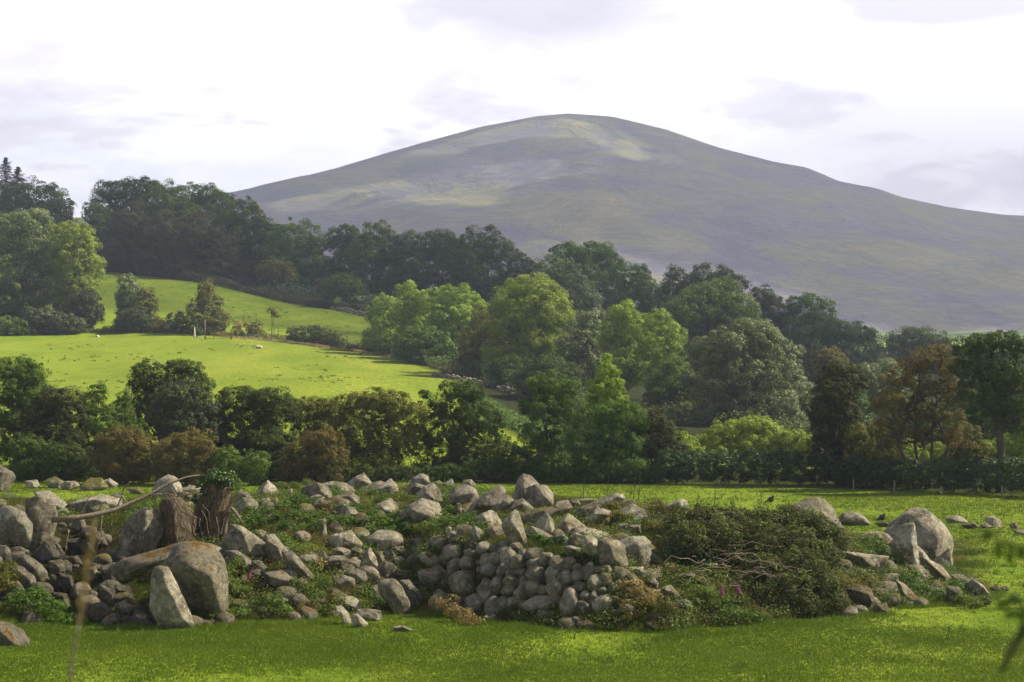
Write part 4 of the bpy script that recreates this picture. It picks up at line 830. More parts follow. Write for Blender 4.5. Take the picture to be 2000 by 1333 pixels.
# ---- crop B
B_ = [
 ([(210, 510), (290, 520), (340, 580), (390, 620), (440, 640), (475, 700), (420, 780), (330, 785), (170, 700), (155, 640), (185, 560)], 'broad flat faced pale boulder right of the ivy clad stump', dict(tone=.6, thick=.55)),
 ([(55, 650), (110, 650), (160, 690), (172, 760), (140, 782), (90, 720)], 'mossy rimmed stone on the shoulder of the giant wedge', dict(moss=.12, tone=.5, small=1)),
 ([(175, 715), (270, 712), (340, 760), (372, 820), (350, 872), (290, 862), (220, 780)], 'spotted boulder with foxglove leaves before it', dict(moss=.05, tone=.5, sharp=12)),
 ([(370, 790), (430, 785), (480, 830), (507, 890), (450, 912), (380, 850)], 'dark brown stone right of the foxglove spike', dict(tone=.3, small=1)),
 ([(480, 600), (540, 588), (600, 660), (642, 710), (620, 795), (520, 805), (480, 700)], 'grey boulder with a sloping right edge above the slanted slab', dict(tone=.5)),
 ([(620, 730), (700, 722), (760, 800), (830, 880), (882, 960), (850, 955), (770, 930), (670, 840)], 'long slanted slab sliding down to the right above the grass', dict(tone=.42, moss=.05, thick=.6)),
 ([(478, 880), (600, 868), (692, 925), (682, 1000), (600, 1012), (500, 955)], 'dark mossy block under the slanted slab', dict(moss=.12, tone=.28)),
 ([(605, 862), (680, 848), (742, 880), (752, 932), (700, 962)], 'small speckled stone between the mossy block and the slanted slab', dict(tone=.48, small=1)),
 ([(145, 905), (190, 925), (240, 990), (262, 1040), (220, 1075), (155, 1030)], 'bright pale stone peeping out right of the giant wedge', dict(tone=.85, warm=.1, small=1)),
 ([(555, 1085), (610, 1070), (657, 1095), (630, 1132), (570, 1125)], 'white little stone low in the weeds left of the pale slab', dict(tone=.8, small=1)),
 ([(828, 1048), (870, 1033), (922, 1075), (900, 1098), (840, 1085)], 'flat stone in the grass up left of the pale slab', dict(tone=.5, small=1)),
 ([(1005, 1082), (1080, 1065), (1150, 1068), (1202, 1095), (1205, 1165), (1150, 1182), (1060, 1132)], 'pale slab with a clean top in front of the foxglove leaves', dict(tone=.78, small=1)),
 ([(1025, 1150), (1070, 1143), (1120, 1200), (1142, 1270), (1100, 1284), (1055, 1210)], 'narrow slab tilted in the grass below the pale slab', dict(tone=.6, small=1)),
 ([(1195, 1165), (1270, 1158), (1370, 1175), (1374, 1240), (1300, 1254), (1200, 1205)], 'square ended block lying in the grass', dict(tone=.6, small=1)),
 ([(1145, 1215), (1190, 1198), (1265, 1272), (1240, 1308), (1170, 1284)], 'small mottled stone at the very foot, below the square ended block', dict(tone=.66, small=1)),
 ([(1000, 920), (1060, 898), (1160, 925), (1165, 980), (1080, 1003), (1030, 972)], 'rounded stone alone on the grassy step', dict(tone=.6, sharp=12, small=1)),
 ([(1125, 880), (1190, 853), (1247, 880), (1262, 932), (1210, 985), (1160, 942)], 'moss edged stone right of the one on the grassy step', dict(moss=.08, tone=.45, small=1)),
 ([(1365, 970), (1440, 942), (1500, 960), (1550, 1020), (1592, 1100), (1587, 1182), (1530, 1204), (1460, 1132), (1375, 1040)], 'big dark egg shaped boulder leaning over the foxglove plant', dict(tone=.38, sharp=9)),
 ([(1535, 952), (1600, 945), (1652, 1010), (1702, 1080), (1662, 1142), (1600, 1154), (1558, 1050)], 'dark boulder behind the right side of the egg shaped one', dict(tone=.34, moss=.05)),
 ([(1300, 985), (1360, 973), (1417, 1030), (1402, 1082), (1330, 1065)], 'mossy stone under the pink flower left of the egg shaped boulder', dict(moss=.25, tone=.4, small=1)),
 ([(1215, 800), (1250, 722), (1285, 692), (1332, 760), (1348, 825), (1300, 854), (1205, 835)], 'triangular pale stone with an orange mossy neighbour', dict(tone=.6)),
 ([(1328, 720), (1380, 713), (1403, 780), (1388, 845), (1342, 845)], 'orange mossy stone right of the triangular one', dict(rust=.3, moss=.2, tone=.4, small=1)),
 ([(995, 705), (1050, 678), (1130, 698), (1148, 750), (1110, 778), (1015, 755)], 'yellow rimmed stone under the bright crumpled rock', dict(moss=.12, tone=.6, small=1)),
 ([(950, 775), (1000, 748), (1080, 753), (1113, 782), (1070, 855), (1010, 890), (955, 842)], 'dark wedge below the yellow rimmed stone', dict(tone=.35, small=1)),
 ([(1065, 855), (1120, 783), (1170, 763), (1208, 790), (1192, 842), (1100, 894), (1053, 894)], 'lichened slab leaning on the triangular stone from the left', dict(tone=.5, small=1)),
 ([(1145, 692), (1210, 683), (1238, 720), (1200, 783), (1148, 752)], 'brown stone behind the triangular one', dict(tone=.4, warm=.8, small=1)),
 ([(955, 622), (1000, 590), (1070, 578), (1140, 553), (1172, 600), (1215, 650), (1180, 684), (1080, 672), (985, 652)], 'bright grey crumpled rock on the face of the bank', dict(tone=.85, warm=0, rough_=.08)),
 ([(1235, 690), (1285, 612), (1370, 553), (1455, 558), (1522, 590), (1533, 640), (1480, 692), (1380, 723), (1295, 718)], 'wide rounded boulder above the triangular stone', dict(tone=.55, sharp=14)),
 ([(1485, 682), (1550, 676), (1583, 720), (1572, 764), (1530, 762), (1487, 722)], 'small stone tucked under the right side of the wide rounded boulder', dict(tone=.5, small=1)),
 ([(1405, 720), (1460, 703), (1503, 760), (1480, 804), (1420, 784)], 'small stone directly below the wide rounded boulder', dict(tone=.45, small=1)),
 ([(1475, 775), (1530, 753), (1568, 790), (1563, 832), (1500, 834)], 'dark oval stone two below the wide rounded boulder', dict(tone=.4, small=1, sharp=10)),
 ([(1345, 872), (1400, 798), (1460, 806), (1503, 870), (1503, 934), (1420, 955), (1345, 925)], 'dark round boulder under the orange mossy stone', dict(tone=.35, sharp=10)),
 ([(1495, 850), (1590, 868), (1643, 900), (1570, 934), (1495, 915)], 'flat lichened stone right of the dark round boulder', dict(tone=.6, small=1)),
 ([(1575, 782), (1620, 738), (1672, 728), (1683, 790), (1650, 824), (1585, 822)], 'pale blocky stone at the left start of the cobble wall', dict(tone=.65, small=1)),
 ([(1680, 742), (1740, 718), (1800, 738), (1843, 790), (1837, 844), (1770, 832), (1695, 780)], 'rounded greenish stone near the left start of the cobble wall', dict(tone=.5, small=1, sharp=10)),
 ([(1733, 652), (1790, 598), (1850, 588), (1895, 605), (1915, 650), (1880, 704), (1800, 704)], 'humped grey boulder behind the left start of the cobble wall', dict(tone=.55)),
 ([(1880, 612), (1893, 530), (1910, 515), (1926, 530), (1926, 570), (1912, 645)], 'thin finger of stone standing on the humped boulder', dict(tone=.68, thick=.9, small=1)),
 ([(1675, 872), (1740, 848), (1840, 856), (1873, 900), (1833, 954), (1720, 975), (1685, 932)], 'broad flat faced stone low at the left start of the cobble wall', dict(tone=.5, moss=.04)),
 ([(1850, 850), (1900, 868), (1938, 930), (1933, 974), (1878, 942)], 'dark lichened stone right of the broad flat faced one', dict(tone=.4, small=1)),
 ([(1635, 692), (1680, 663), (1722, 680), (1723, 733), (1655, 742)], 'small pale stone left of the humped boulder', dict(tone=.6, small=1)),
 ([(1755, 1092), (1810, 1038), (1862, 1043), (1903, 1110), (1883, 1173), (1810, 1190), (1765, 1152)], 'brownish egg shaped stone in dry grass below the cobble wall', dict(tone=.45, warm=.7, sharp=9)),
 ([(865, 772), (900, 728), (932, 713), (957, 750), (942, 794), (898, 804)], 'grassy pointed stone left of the dark wedge', dict(tone=.45, small=1)),
 ([(398, 247), (440, 208), (490, 163), (530, 198), (573, 247), (510, 273), (430, 273)], 'pale pyramid shaped rock on the crest right of the stump', dict(tone=.72, warm=.1, top=1)),
 ([(648, 232), (680, 222), (692, 280), (660, 274)], 'little upright stone right of the mossy crest', dict(tone=.6, small=1, top=1)),
 ([(765, 232), (825, 190), (880, 178), (943, 210), (973, 260), (983, 292), (900, 304), (830, 324), (775, 302)], 'dark boulder with a yellow mossy top on the crest', dict(moss=.22, tone=.4, top=1)),
 ([(925, 192), (1010, 168), (1090, 178), (1152, 220), (1174, 258), (1100, 264), (1000, 243)], 'long smooth boulder behind the mossy topped one', dict(tone=.6, top=1, sharp=14)),
 ([(1112, 183), (1180, 130), (1240, 103), (1272, 140), (1303, 192), (1240, 233), (1150, 223)], 'smooth grey peaked boulder on the skyline of the bank', dict(tone=.6, top=1, warm=.2)),
 ([(1185, 240), (1300, 183), (1360, 163), (1403, 180), (1372, 222), (1300, 246), (1205, 264)], 'long grey boulder lying right of the smooth peaked one', dict(tone=.62, top=1)),
 ([(1290, 265), (1345, 220), (1410, 178), (1445, 148), (1483, 180), (1503, 232), (1440, 274), (1310, 284)], 'sharp crested boulder with fern at its foot', dict(tone=.6, top=1)),
 ([(955, 303), (1060, 273), (1150, 253), (1193, 290), (1203, 342), (1130, 364), (1020, 334)], 'mossy flat boulder with a curled end under the smooth peaked one', dict(moss=.14, tone=.45, top=1)),
 ([(835, 352), (900, 308), (980, 318), (1003, 380), (900, 414), (848, 404)], 'pinkish brown boulder under the yellow mossy top', dict(tone=.48, warm=.9, top=1)),
 ([(985, 422), (1020, 368), (1080, 346), (1150, 368), (1203, 422), (1150, 464), (1050, 474)], 'low domed boulder among ferns left of centre', dict(tone=.55)),
 ([(1303, 402), (1355, 340), (1440, 303), (1492, 350), (1508, 422), (1430, 444), (1325, 434)], 'pale domed boulder with bracken on both sides', dict(tone=.68)),
 ([(1585, 222), (1618, 150), (1680, 113), (1733, 130), (1753, 180), (1700, 224), (1600, 254)], 'tall rounded boulder on the skyline of the bank near its middle', dict(tone=.52, moss=.05, top=1)),
 ([(1560, 283), (1598, 220), (1650, 183), (1713, 200), (1703, 264), (1640, 304)], 'darker boulder leaning below the tall rounded one', dict(tone=.42, top=1)),
 ([(1672, 262), (1715, 210), (1780, 188), (1833, 240), (1843, 314), (1790, 364), (1695, 334)], 'squarish pale boulder right of the leaning dark one', dict(tone=.6, top=1)),
 ([(1535, 433), (1600, 358), (1700, 308), (1745, 370), (1812, 350), (1835, 422), (1790, 515), (1680, 505), (1575, 475)], 'great ribbed boulder below the squarish pale one', dict(tone=.58)),
 ([(1785, 172), (1830, 158), (1862, 180), (1842, 208), (1797, 214)], 'small dark stone on the crest left of the orange spotted one', dict(tone=.35, small=1, top=1)),
 ([(1857, 182), (1930, 148), (1948, 200), (1920, 234), (1867, 214)], 'small jagged stone on the crest right of the small dark one', dict(tone=.5, small=1, top=1)),
 ([(425, 362), (450, 308), (500, 298), (543, 358), (543, 404), (458, 414)], 'bluish boulder shaded by bracken right of the stump', dict(tone=.4, warm=0)),
 ([(262, 262), (330, 248), (363, 300), (300, 334), (257, 303)], 'grey boulder just right of the ivy clad stump', dict(tone=.5, top=1)),
 ([(235, 372), (298, 298), (360, 298), (433, 352), (420, 414), (278, 424)], 'rounded boulder behind bracken next to the stump', dict(tone=.5)),
 ([(885, 472), (940, 463), (953, 592), (920, 604), (893, 562)], 'post like upright stone with a lit right edge', dict(tone=.55, thick=.9)),
 ([(485, 302), (560, 288), (603, 340), (583, 384), (520, 354)], 'yellow mossy rock below the pale pyramid', dict(moss=.4, tone=.5, top=1)),
]
for q, l, k in B_:
    k = dict(k); sm = k.pop('small', 0); tp = k.pop('top', 0)
    R_(('B', q), l, 'stone' if sm else 'boulder', 'stone' if sm else 'boulder', GT if tp else GM, **k)
C_ = [
 ([(120, 272), (165, 215), (240, 203), (303, 230), (333, 300), (300, 364), (240, 404), (178, 362)], 'dark smooth boulder carrying an orange spotted stone', dict(tone=.42, top=1, sharp=14)),
 ([(207, 192), (228, 155), (280, 151), (308, 190), (280, 219), (217, 219)], 'orange spotted stone balanced on a dark smooth boulder', dict(tone=.7, rust=.2, moss=.2, small=1, top=1)),
 ([(235, 442), (298, 350), (420, 248), (510, 207), (533, 260), (500, 334), (440, 394), (330, 444)], 'long slab leaning up to the right with streaked face', dict(tone=.45, top=1, thick=.6, rough_=.07)),
 ([(465, 403), (497, 310), (550, 273), (603, 310), (572, 374), (500, 424)], 'bluish grey stone between the leaning slab and the peaked pair', dict(tone=.5, warm=0, small=1, top=1)),
 ([(603, 330), (615, 290), (650, 160), (690, 118), (740, 128), (803, 190), (800, 290), (725, 345)], 'tallest peaked boulder standing over the field on the crest', dict(tone=.62, top=1, warm=.6)),
 ([(725, 225), (790, 198), (860, 203), (913, 260), (913, 332), (850, 369), (760, 374), (720, 332)], 'blunt lichened boulder against the right side of the tallest peaked one', dict(tone=.5, top=1, dd=-.5)),
 ([(545, 388), (615, 320), (680, 303), (723, 340), (763, 382), (700, 424), (600, 414)], 'broken rock lying at the foot of the tallest peaked boulder', dict(tone=.42, top=1)),
 ([(645, 445), (745, 385), (880, 368), (933, 390), (883, 454), (790, 484), (700, 524), (655, 504)], 'long dark boulder with golden moss on top', dict(moss=.28, tone=.28)),
 ([(885, 404), (955, 330), (1030, 318), (1063, 370), (1000, 424), (930, 464)], 'reddish boulder right of the golden mossed one', dict(tone=.45, warm=.9)),
 ([(1045, 313), (1108, 298), (1133, 340), (1113, 374), (1057, 344)], 'greenish little stone on the crest by the dead stalks', dict(tone=.45, moss=.1, small=1, top=1)),
 ([(1110, 303), (1180, 296), (1252, 300), (1263, 332), (1150, 350)], 'low mossy stone on the crest behind the dead stalks', dict(tone=.45, moss=.2, small=1, top=1)),
 ([(1225, 373), (1255, 320), (1400, 260), (1463, 268), (1473, 302), (1420, 334), (1330, 364), (1250, 389)], 'long pale boulder pointing right on the crest', dict(tone=.62, top=1)),
 ([(1345, 353), (1430, 308), (1540, 308), (1553, 342), (1440, 356)], 'mossy brown rock under the right tip of the long pale one', dict(tone=.35, moss=.15, top=1)),
 ([(1090, 453), (1128, 380), (1240, 328), (1253, 370), (1180, 434), (1120, 474)], 'reddish boulder leaning left below the long pale one', dict(tone=.48, warm=.8)),
 ([(1165, 493), (1248, 400), (1300, 383), (1358, 400), (1343, 434), (1240, 494), (1180, 524)], 'pale log shaped stone leaning right in the middle of the bank', dict(tone=.66, small=1)),
 ([(1375, 443), (1438, 400), (1540, 348), (1613, 388), (1643, 442), (1560, 504), (1480, 504)], 'big rough boulder with white flecks right of the log shaped stone', dict(tone=.5, rough_=.08)),
 ([(1417, 533), (1438, 500), (1490, 494), (1513, 530), (1480, 564), (1428, 564)], 'small round grey stone on green moss', dict(tone=.5, small=1, sharp=9)),
 ([(1245, 483), (1328, 440), (1388, 458), (1373, 498), (1290, 504)], 'orange mossy stone at the foot of the flecked boulder', dict(moss=.5, rust=.1, tone=.4, small=1)),
 ([(315, 463), (378, 420), (435, 398), (472, 420), (513, 490), (533, 532), (430, 534), (358, 503)], 'pale peaked boulder right of the bracken, left of the spike', dict(tone=.68)),
 ([(530, 513), (588, 430), (625, 400), (650, 425), (663, 500), (703, 590), (713, 664), (640, 655), (588, 603)], 'sharp pale spike of rock standing above the cobble wall', dict(tone=.78, warm=.2)),
 ([(395, 545), (450, 520), (530, 518), (553, 570), (543, 624), (440, 634), (398, 603)], 'brown stained boulder left of the sharp spike', dict(tone=.5, warm=1)),
 ([(265, 603), (308, 518), (350, 538), (383, 620), (343, 664), (278, 655)], 'grey pointed stone left of the brown stained boulder', dict(tone=.48, small=1)),
 ([(785, 505), (838, 440), (880, 427), (923, 480), (928, 560), (880, 604), (798, 565)], 'pale pointed boulder right of the sharp spike', dict(tone=.68)),
 ([(925, 553), (998, 460), (1040, 427), (1112, 480), (1185, 532), (1060, 564), (958, 584)], 'wide roof shaped rock with stained layers', dict(tone=.64, warm=.7, moss=.05)),
 ([(1037, 563), (1100, 528), (1200, 533), (1332, 570), (1358, 602), (1280, 619), (1180, 584), (1080, 584)], 'thin flat slab resting across two pale blocks', dict(tone=.66, thick=.8)),
 ([(1062, 593), (1100, 568), (1155, 593), (1153, 642), (1100, 674), (1067, 643)], 'left one of two clean pale blocks under the flat slab', dict(tone=.9, warm=0, small=1)),
 ([(1147, 623), (1178, 593), (1240, 608), (1288, 660), (1303, 742), (1240, 754), (1167, 693)], 'right one of two clean pale blocks under the flat slab', dict(tone=.9, warm=0)),
 ([(1282, 643), (1328, 618), (1420, 638), (1463, 680), (1503, 834), (1400, 836), (1295, 795)], 'brown stained great block, left one of the square pair', dict(tone=.52, warm=.6)),
 ([(1425, 643), (1518, 603), (1620, 603), (1663, 650), (1673, 722), (1643, 844), (1505, 834), (1465, 703)], 'blue grey great block, right one of the square pair by the thicket', dict(tone=.6, warm=0)),
 ([(1375, 863), (1448, 835), (1520, 843), (1613, 833), (1603, 874), (1520, 894), (1395, 894)], 'pale ledge of stone below the square pair', dict(tone=.72, small=1)),
 ([(695, 563), (758, 520), (830, 548), (903, 590), (860, 624), (760, 625), (705, 593)], 'low grey boulder between the spike and the pointed pale boulder', dict(tone=.48)),
 ([(940, 603), (998, 578), (1062, 630), (1057, 674), (995, 664)], 'rounded brownish stone left of the two clean blocks', dict(tone=.48, small=1, sharp=10)),
 ([(1485, 563), (1518, 508), (1600, 503), (1603, 574), (1528, 584)], 'brown rock beside the tuft of dead stems at the thicket', dict(tone=.35, warm=.9, small=1)),
 ([(1000, 680), (1060, 665), (1130, 690), (1120, 735), (1040, 730)], 'sunken bluish slab in the grass below the clean blocks', dict(tone=.5, warm=0, small=1)),
 ([(120, 560), (200, 540), (240, 590), (180, 640), (110, 620)], 'half buried grey stone in the bracken left of the peaked boulder', dict(tone=.45, small=1)),
 ([(170, 340), (200, 340), (215, 450), (180, 460)], 'narrow brown stone below the dark smooth boulder', dict(tone=.4, small=1, warm=.8)),
]
for q, l, k in C_:
    k = dict(k); sm = k.pop('small', 0); tp = k.pop('top', 0)
    R_(('C', q), l, 'stone' if sm else 'boulder', 'stone' if sm else 'boulder', GT if tp else GM, **k)
D_ = [
 ([(207, 362), (258, 325), (320, 305), (358, 320), (373, 362), (340, 404), (268, 389)], 'pale rounded boulder on the crest at the left of the thicket', dict(tone=.66, top=1, sharp=14)),
 ([(205, 505), (278, 440), (370, 403), (470, 403), (503, 430), (493, 492), (400, 524), (278, 534)], 'pinkish mossy boulder half swallowed by the thicket', dict(tone=.5, moss=.1, warm=.7, top=1)),
 ([(1145, 405), (1208, 353), (1310, 308), (1380, 298), (1443, 320), (1503, 390), (1563, 492), (1520, 534), (1400, 505), (1248, 455)], 'huge dark veined boulder rising behind the thicket', dict(tone=.42, moss=.08, top=1, sub=5)),
 ([(1545, 465), (1598, 415), (1650, 400), (1733, 430), (1793, 492), (1740, 509), (1680, 478), (1578, 494)], 'smooth low boulder on the field right of the thicket', dict(tone=.5, sharp=12)),
 ([(1675, 640), (1738, 580), (1850, 558), (1923, 578), (1975, 642), (1900, 668), (1735, 668)], 'smooth pinkish dome of rock left of the giant boulder', dict(tone=.6, warm=.9, sharp=9)),
 ([(1585, 713), (1700, 728), (1800, 743), (1918, 750), (1893, 804), (1840, 854), (1760, 824), (1675, 784)], 'pale crumbling slab right of the thicket', dict(tone=.78, warm=.5)),
 ([(298, 903), (350, 883), (420, 888), (433, 942), (330, 965)], 'square stone under the left edge of the thicket', dict(tone=.4, small=1)),
 ([(427, 908), (490, 898), (537, 972), (520, 1004), (458, 965)], 'yellow mossed stone under the thicket', dict(moss=.3, tone=.35, small=1)),
 ([(525, 993), (570, 983), (613, 1020), (590, 1054), (538, 1044)], 'mossy stone beside the left pink foxglove', dict(moss=.3, tone=.4, small=1)),
 ([(57, 933), (110, 918), (143, 960), (130, 1014), (68, 984)], 'dark stone at the right end of the cobble wall, upper one', dict(tone=.35, small=1)),
 ([(177, 993), (240, 978), (303, 1040), (292, 1094), (218, 1074)], 'elongated stone at the right end of the cobble wall', dict(tone=.45, small=1)),
 ([(277, 1103), (360, 1088), (423, 1140), (400, 1194), (298, 1184)], 'speckled dark stone low under the left pink foxglove', dict(tone=.35, small=1)),
 ([(112, 1010), (170, 1008), (183, 1060), (108, 1084)], 'dry stone left of the elongated one', dict(tone=.5, small=1)),
 ([(748, 1163), (800, 1178), (853, 1235), (820, 1245)], 'white sliver of stone in the weeds under the thicket', dict(tone=.9, small=1)),
 ([(1625, 1013), (1720, 988), (1793, 1010), (1823, 1090), (1790, 1164), (1698, 1144)], 'brown mossy mound of rock right of the thicket foot', dict(tone=.22, moss=.12, warm=1)),
 ([(1775, 1203), (1850, 1128), (1920, 1118), (1943, 1192)], 'small mossy wedge on the grass right of the thicket', dict(tone=.25, moss=.2, warm=1, small=1)),
 ([(107, 833), (170, 808), (223, 830), (200, 854)], 'flat stone on the grassy shelf left of the thicket', dict(tone=.5, small=1)),
]
for q, l, k in D_:
    k = dict(k); sm = k.pop('small', 0); tp = k.pop('top', 0)
    R_(('D', q), l, 'stone' if sm else 'boulder', 'stone' if sm else 'boulder', GT if tp else GM, **k)
GR = 'rocks at the right end of the bank'; GS = 'stones scattered in the field on the right'
E_ = [
 ([(715, 445), (765, 390), (850, 330), (900, 305), (960, 328), (1030, 378), (1062, 410), (1092, 460), (1100, 520), (1080, 562), (1000, 614), (930, 625), (850, 560), (740, 490)], 'giant smooth grey boulder, largest of the right end', dict(tone=.56, warm=.2, sub=5, sharp=24, thick=.95, dd=1.6)),
 ([(985, 620), (1085, 535), (1108, 600), (1098, 652), (1050, 662)], 'brownish boulder wedged under the right side of the giant grey one', dict(tone=.5, warm=.7, dd=.6)),
 ([(742, 505), (788, 430), (855, 387), (877, 400), (872, 470), (870, 560), (902, 622), (850, 664), (768, 585)], 'upright stained slab standing in front of the giant grey boulder', dict(tone=.7, warm=.1, thick=.45, dd=-.8)),
 ([(848, 485), (875, 495), (940, 560), (985, 620), (960, 640), (900, 600), (858, 545)], 'pale ribbon like slab, upper half, draped below the giant boulder', dict(tone=.82, dd=-1.1, thick=.9)),
 ([(935, 590), (1040, 638), (1092, 700), (1107, 737), (1060, 742), (990, 680)], 'pale ribbon like slab, lower half, ending in a blunt tip', dict(tone=.78, warm=.5, dd=-1.1, thick=.9)),
 ([(772, 725), (830, 755), (872, 800), (874, 852), (840, 850), (795, 785)], 'tan leaning stone in the grass below the giant boulder', dict(tone=.66, warm=.6, small=1)),
 ([(747, 782), (785, 768), (798, 830), (757, 834)], 'small brown stone left of the tan leaning one', dict(tone=.5, small=1, warm=.7)),
 ([(855, 722), (900, 703), (933, 730), (922, 794), (868, 785)], 'dark rounded stone capped grey right of the tan leaning one', dict(tone=.25, small=1)),
 ([(1015, 772), (1060, 778), (1088, 842), (1050, 845), (1015, 812)], 'pale chipped stone under the blunt tip of the ribbon slab', dict(tone=.72, small=1)),
 ([(1075, 762), (1150, 768), (1183, 830), (1160, 864), (1088, 845)], 'black stone right of the pale chipped one', dict(tone=.15)),
 ([(1105, 690), (1170, 688), (1223, 730), (1190, 759), (1138, 733)], 'dark slanting slab just right of the giant boulder foot', dict(tone=.28, small=1)),
 ([(1185, 748), (1230, 718), (1290, 753), (1333, 802), (1320, 829), (1250, 804), (1198, 775)], 'last pale rock at the right tip of the bank', dict(tone=.66, moss=.04)),
 ([(1245, 825), (1310, 818), (1343, 842), (1320, 874), (1258, 865)], 'brown mossy stone under the last pale rock', dict(tone=.2, moss=.12, warm=1, small=1)),
 ([(705, 683), (745, 688), (753, 727), (713, 724)], 'small rounded stone in the green slope left of the giant boulder', dict(tone=.4, small=1)),
]
for q, l, k in E_:
    k = dict(k); sm = k.pop('small', 0)
    R_(('E', q), l, 'stone' if sm else 'boulder', 'stone' if sm else 'boulder', GR, **k)
for q, l, tn, ms in [([(1075, 345), (1120, 330), (1165, 338), (1193, 367), (1130, 379), (1083, 372)], 'smooth grey stone leftmost of those strewn right of the giant boulder', .6, 0),
       ([(1307, 342), (1350, 333), (1392, 360), (1400, 390), (1350, 404), (1313, 370)], 'blocky grey boulder biggest of those strewn at the right edge', .62, 0),
       ([(1452, 387), (1475, 371), (1502, 385), (1502, 412), (1463, 408)], 'small bluish stone rightmost of those strewn at the right edge', .6, 0),
       ([(1282, 388), (1310, 376), (1347, 395), (1330, 410), (1290, 405)], 'small flat stone left below the blocky grey boulder', .6, 0),
       ([(1170, 385), (1230, 370), (1262, 395), (1200, 412)], 'brown earthy hump between the strewn stones', .3, .1),
       ([(1480, 420), (1530, 415), (1560, 440), (1490, 448)], 'half sunk stone in the rough grass at the right edge', .4, .15),
       ([(650, 378), (700, 366), (742, 388), (690, 402)], 'brown clod of turf by the crow on the right', .2, .2),
       ([(1335, 765), (1370, 752), (1400, 772), (1380, 800), (1345, 798)], 'dark turned up clod right of the last pale rock, nearer one', .1, 0),
       ([(1395, 762), (1430, 755), (1450, 778), (1410, 788)], 'dark turned up clod right of the last pale rock, farther one', .1, 0)]:
    R_(('E', q), l, 'stone', 'stone', GS, tone=tn, moss=ms, warm=.6 if tn < .4 else .2)
for q, l in [([(1470, 1300), (1550, 1290), (1620, 1325), (1500, 1340)], 'little stone lying out on the lawn below the bank')]:
    R_(('B', q), l, 'stone', 'stone', GF, tone=.55)
# ---- the cobble wall: rounded stones laid dry in the middle of the bank
W_ = [(150,715,80,52),(300,730,60,40),(385,690,52,45),(480,690,45,40),(548,658,48,25),(550,712,45,42),(632,688,42,38),(690,742,40,45),(780,735,62,42),(868,778,45,55),(955,812,58,60),(1045,820,45,60),(1115,850,34,36),(1190,882,45,52),(1210,832,25,30),(1280,862,45,35),(1338,872,42,45),
 (155,842,55,66),(270,802,62,50),(345,800,20,24),(420,800,58,66),(478,780,50,56),(580,772,58,66),(652,812,56,56),(785,806,60,38),(430,862,58,52),(528,882,46,60),(592,892,40,44),(690,880,60,36),(798,902,70,60),(915,908,50,72),(1025,920,56,56),(1110,912,44,40),(1330,936,46,48),(1255,970,52,62),
 (240,960,100,92),(395,1030,48,76),(480,990,46,60),(600,960,60,50),(690,962,34,50),(765,1008,60,66),(850,1032,38,46),(945,1020,60,76),(1060,1040,55,46),(345,852,18,22),(440,1066,26,28),
 (580,1020,50,46),(675,1062,48,60),(615,1116,50,44),(530,1122,46,54),(322,1142,75,88),(450,1172,60,80),(215,1092,50,50),(840,1122,130,55),(1050,1142,60,100),(1160,1150,55,50),(1178,1070,46,40),(1245,1082,34,46),(1320,1122,76,58),(1220,1122,22,42),(40,1110,60,80),(1500,1192,52,56),
 (20,800,34,46),(70,770,30,52),(30,900,44,60),(90,930,46,54),(1420,950,44,44),(1390,1010,40,40),(1130,985,40,34),(1300,1030,40,34),(700,1140,40,36)]
wall = empty('dry_stone_wall', at(1060, 1190), 'dry laid wall of rounded fist like cobbles slumping in the middle of the bank', 'stone wall')
for cx, cy, rx, ry in W_:
    a = rnd.uniform(-.25, .25); q = []
    for k in range(9):
        th = k*2*math.pi/9+rnd.uniform(-.15, .15); x = math.cos(th)*rx*1.2*rnd.uniform(.86, 1.12); y = math.sin(th)*ry*1.2*rnd.uniform(.86, 1.12)
        q.append((cx+x*math.cos(a)-y*math.sin(a), cy+x*math.sin(a)+y*math.cos(a)))
    # the wall face stands up from its foot: distance grows gently with height
    px, py = 850+cx/4, 900+cy/4; dfoot = at(px, 1192).y
    R_(('C', q), None, 'stone', parent=wall, tone=rnd.uniform(.32, .60), warm=rnd.uniform(0, .7), moss=rnd.choice([0, 0, 0, .08, .14]), sharp=rnd.choice([12, 22, 30]), rough_=.055, sub=3,
       dist=at(px, py+ry/4*.7).y, thick=1.0, sink=0)
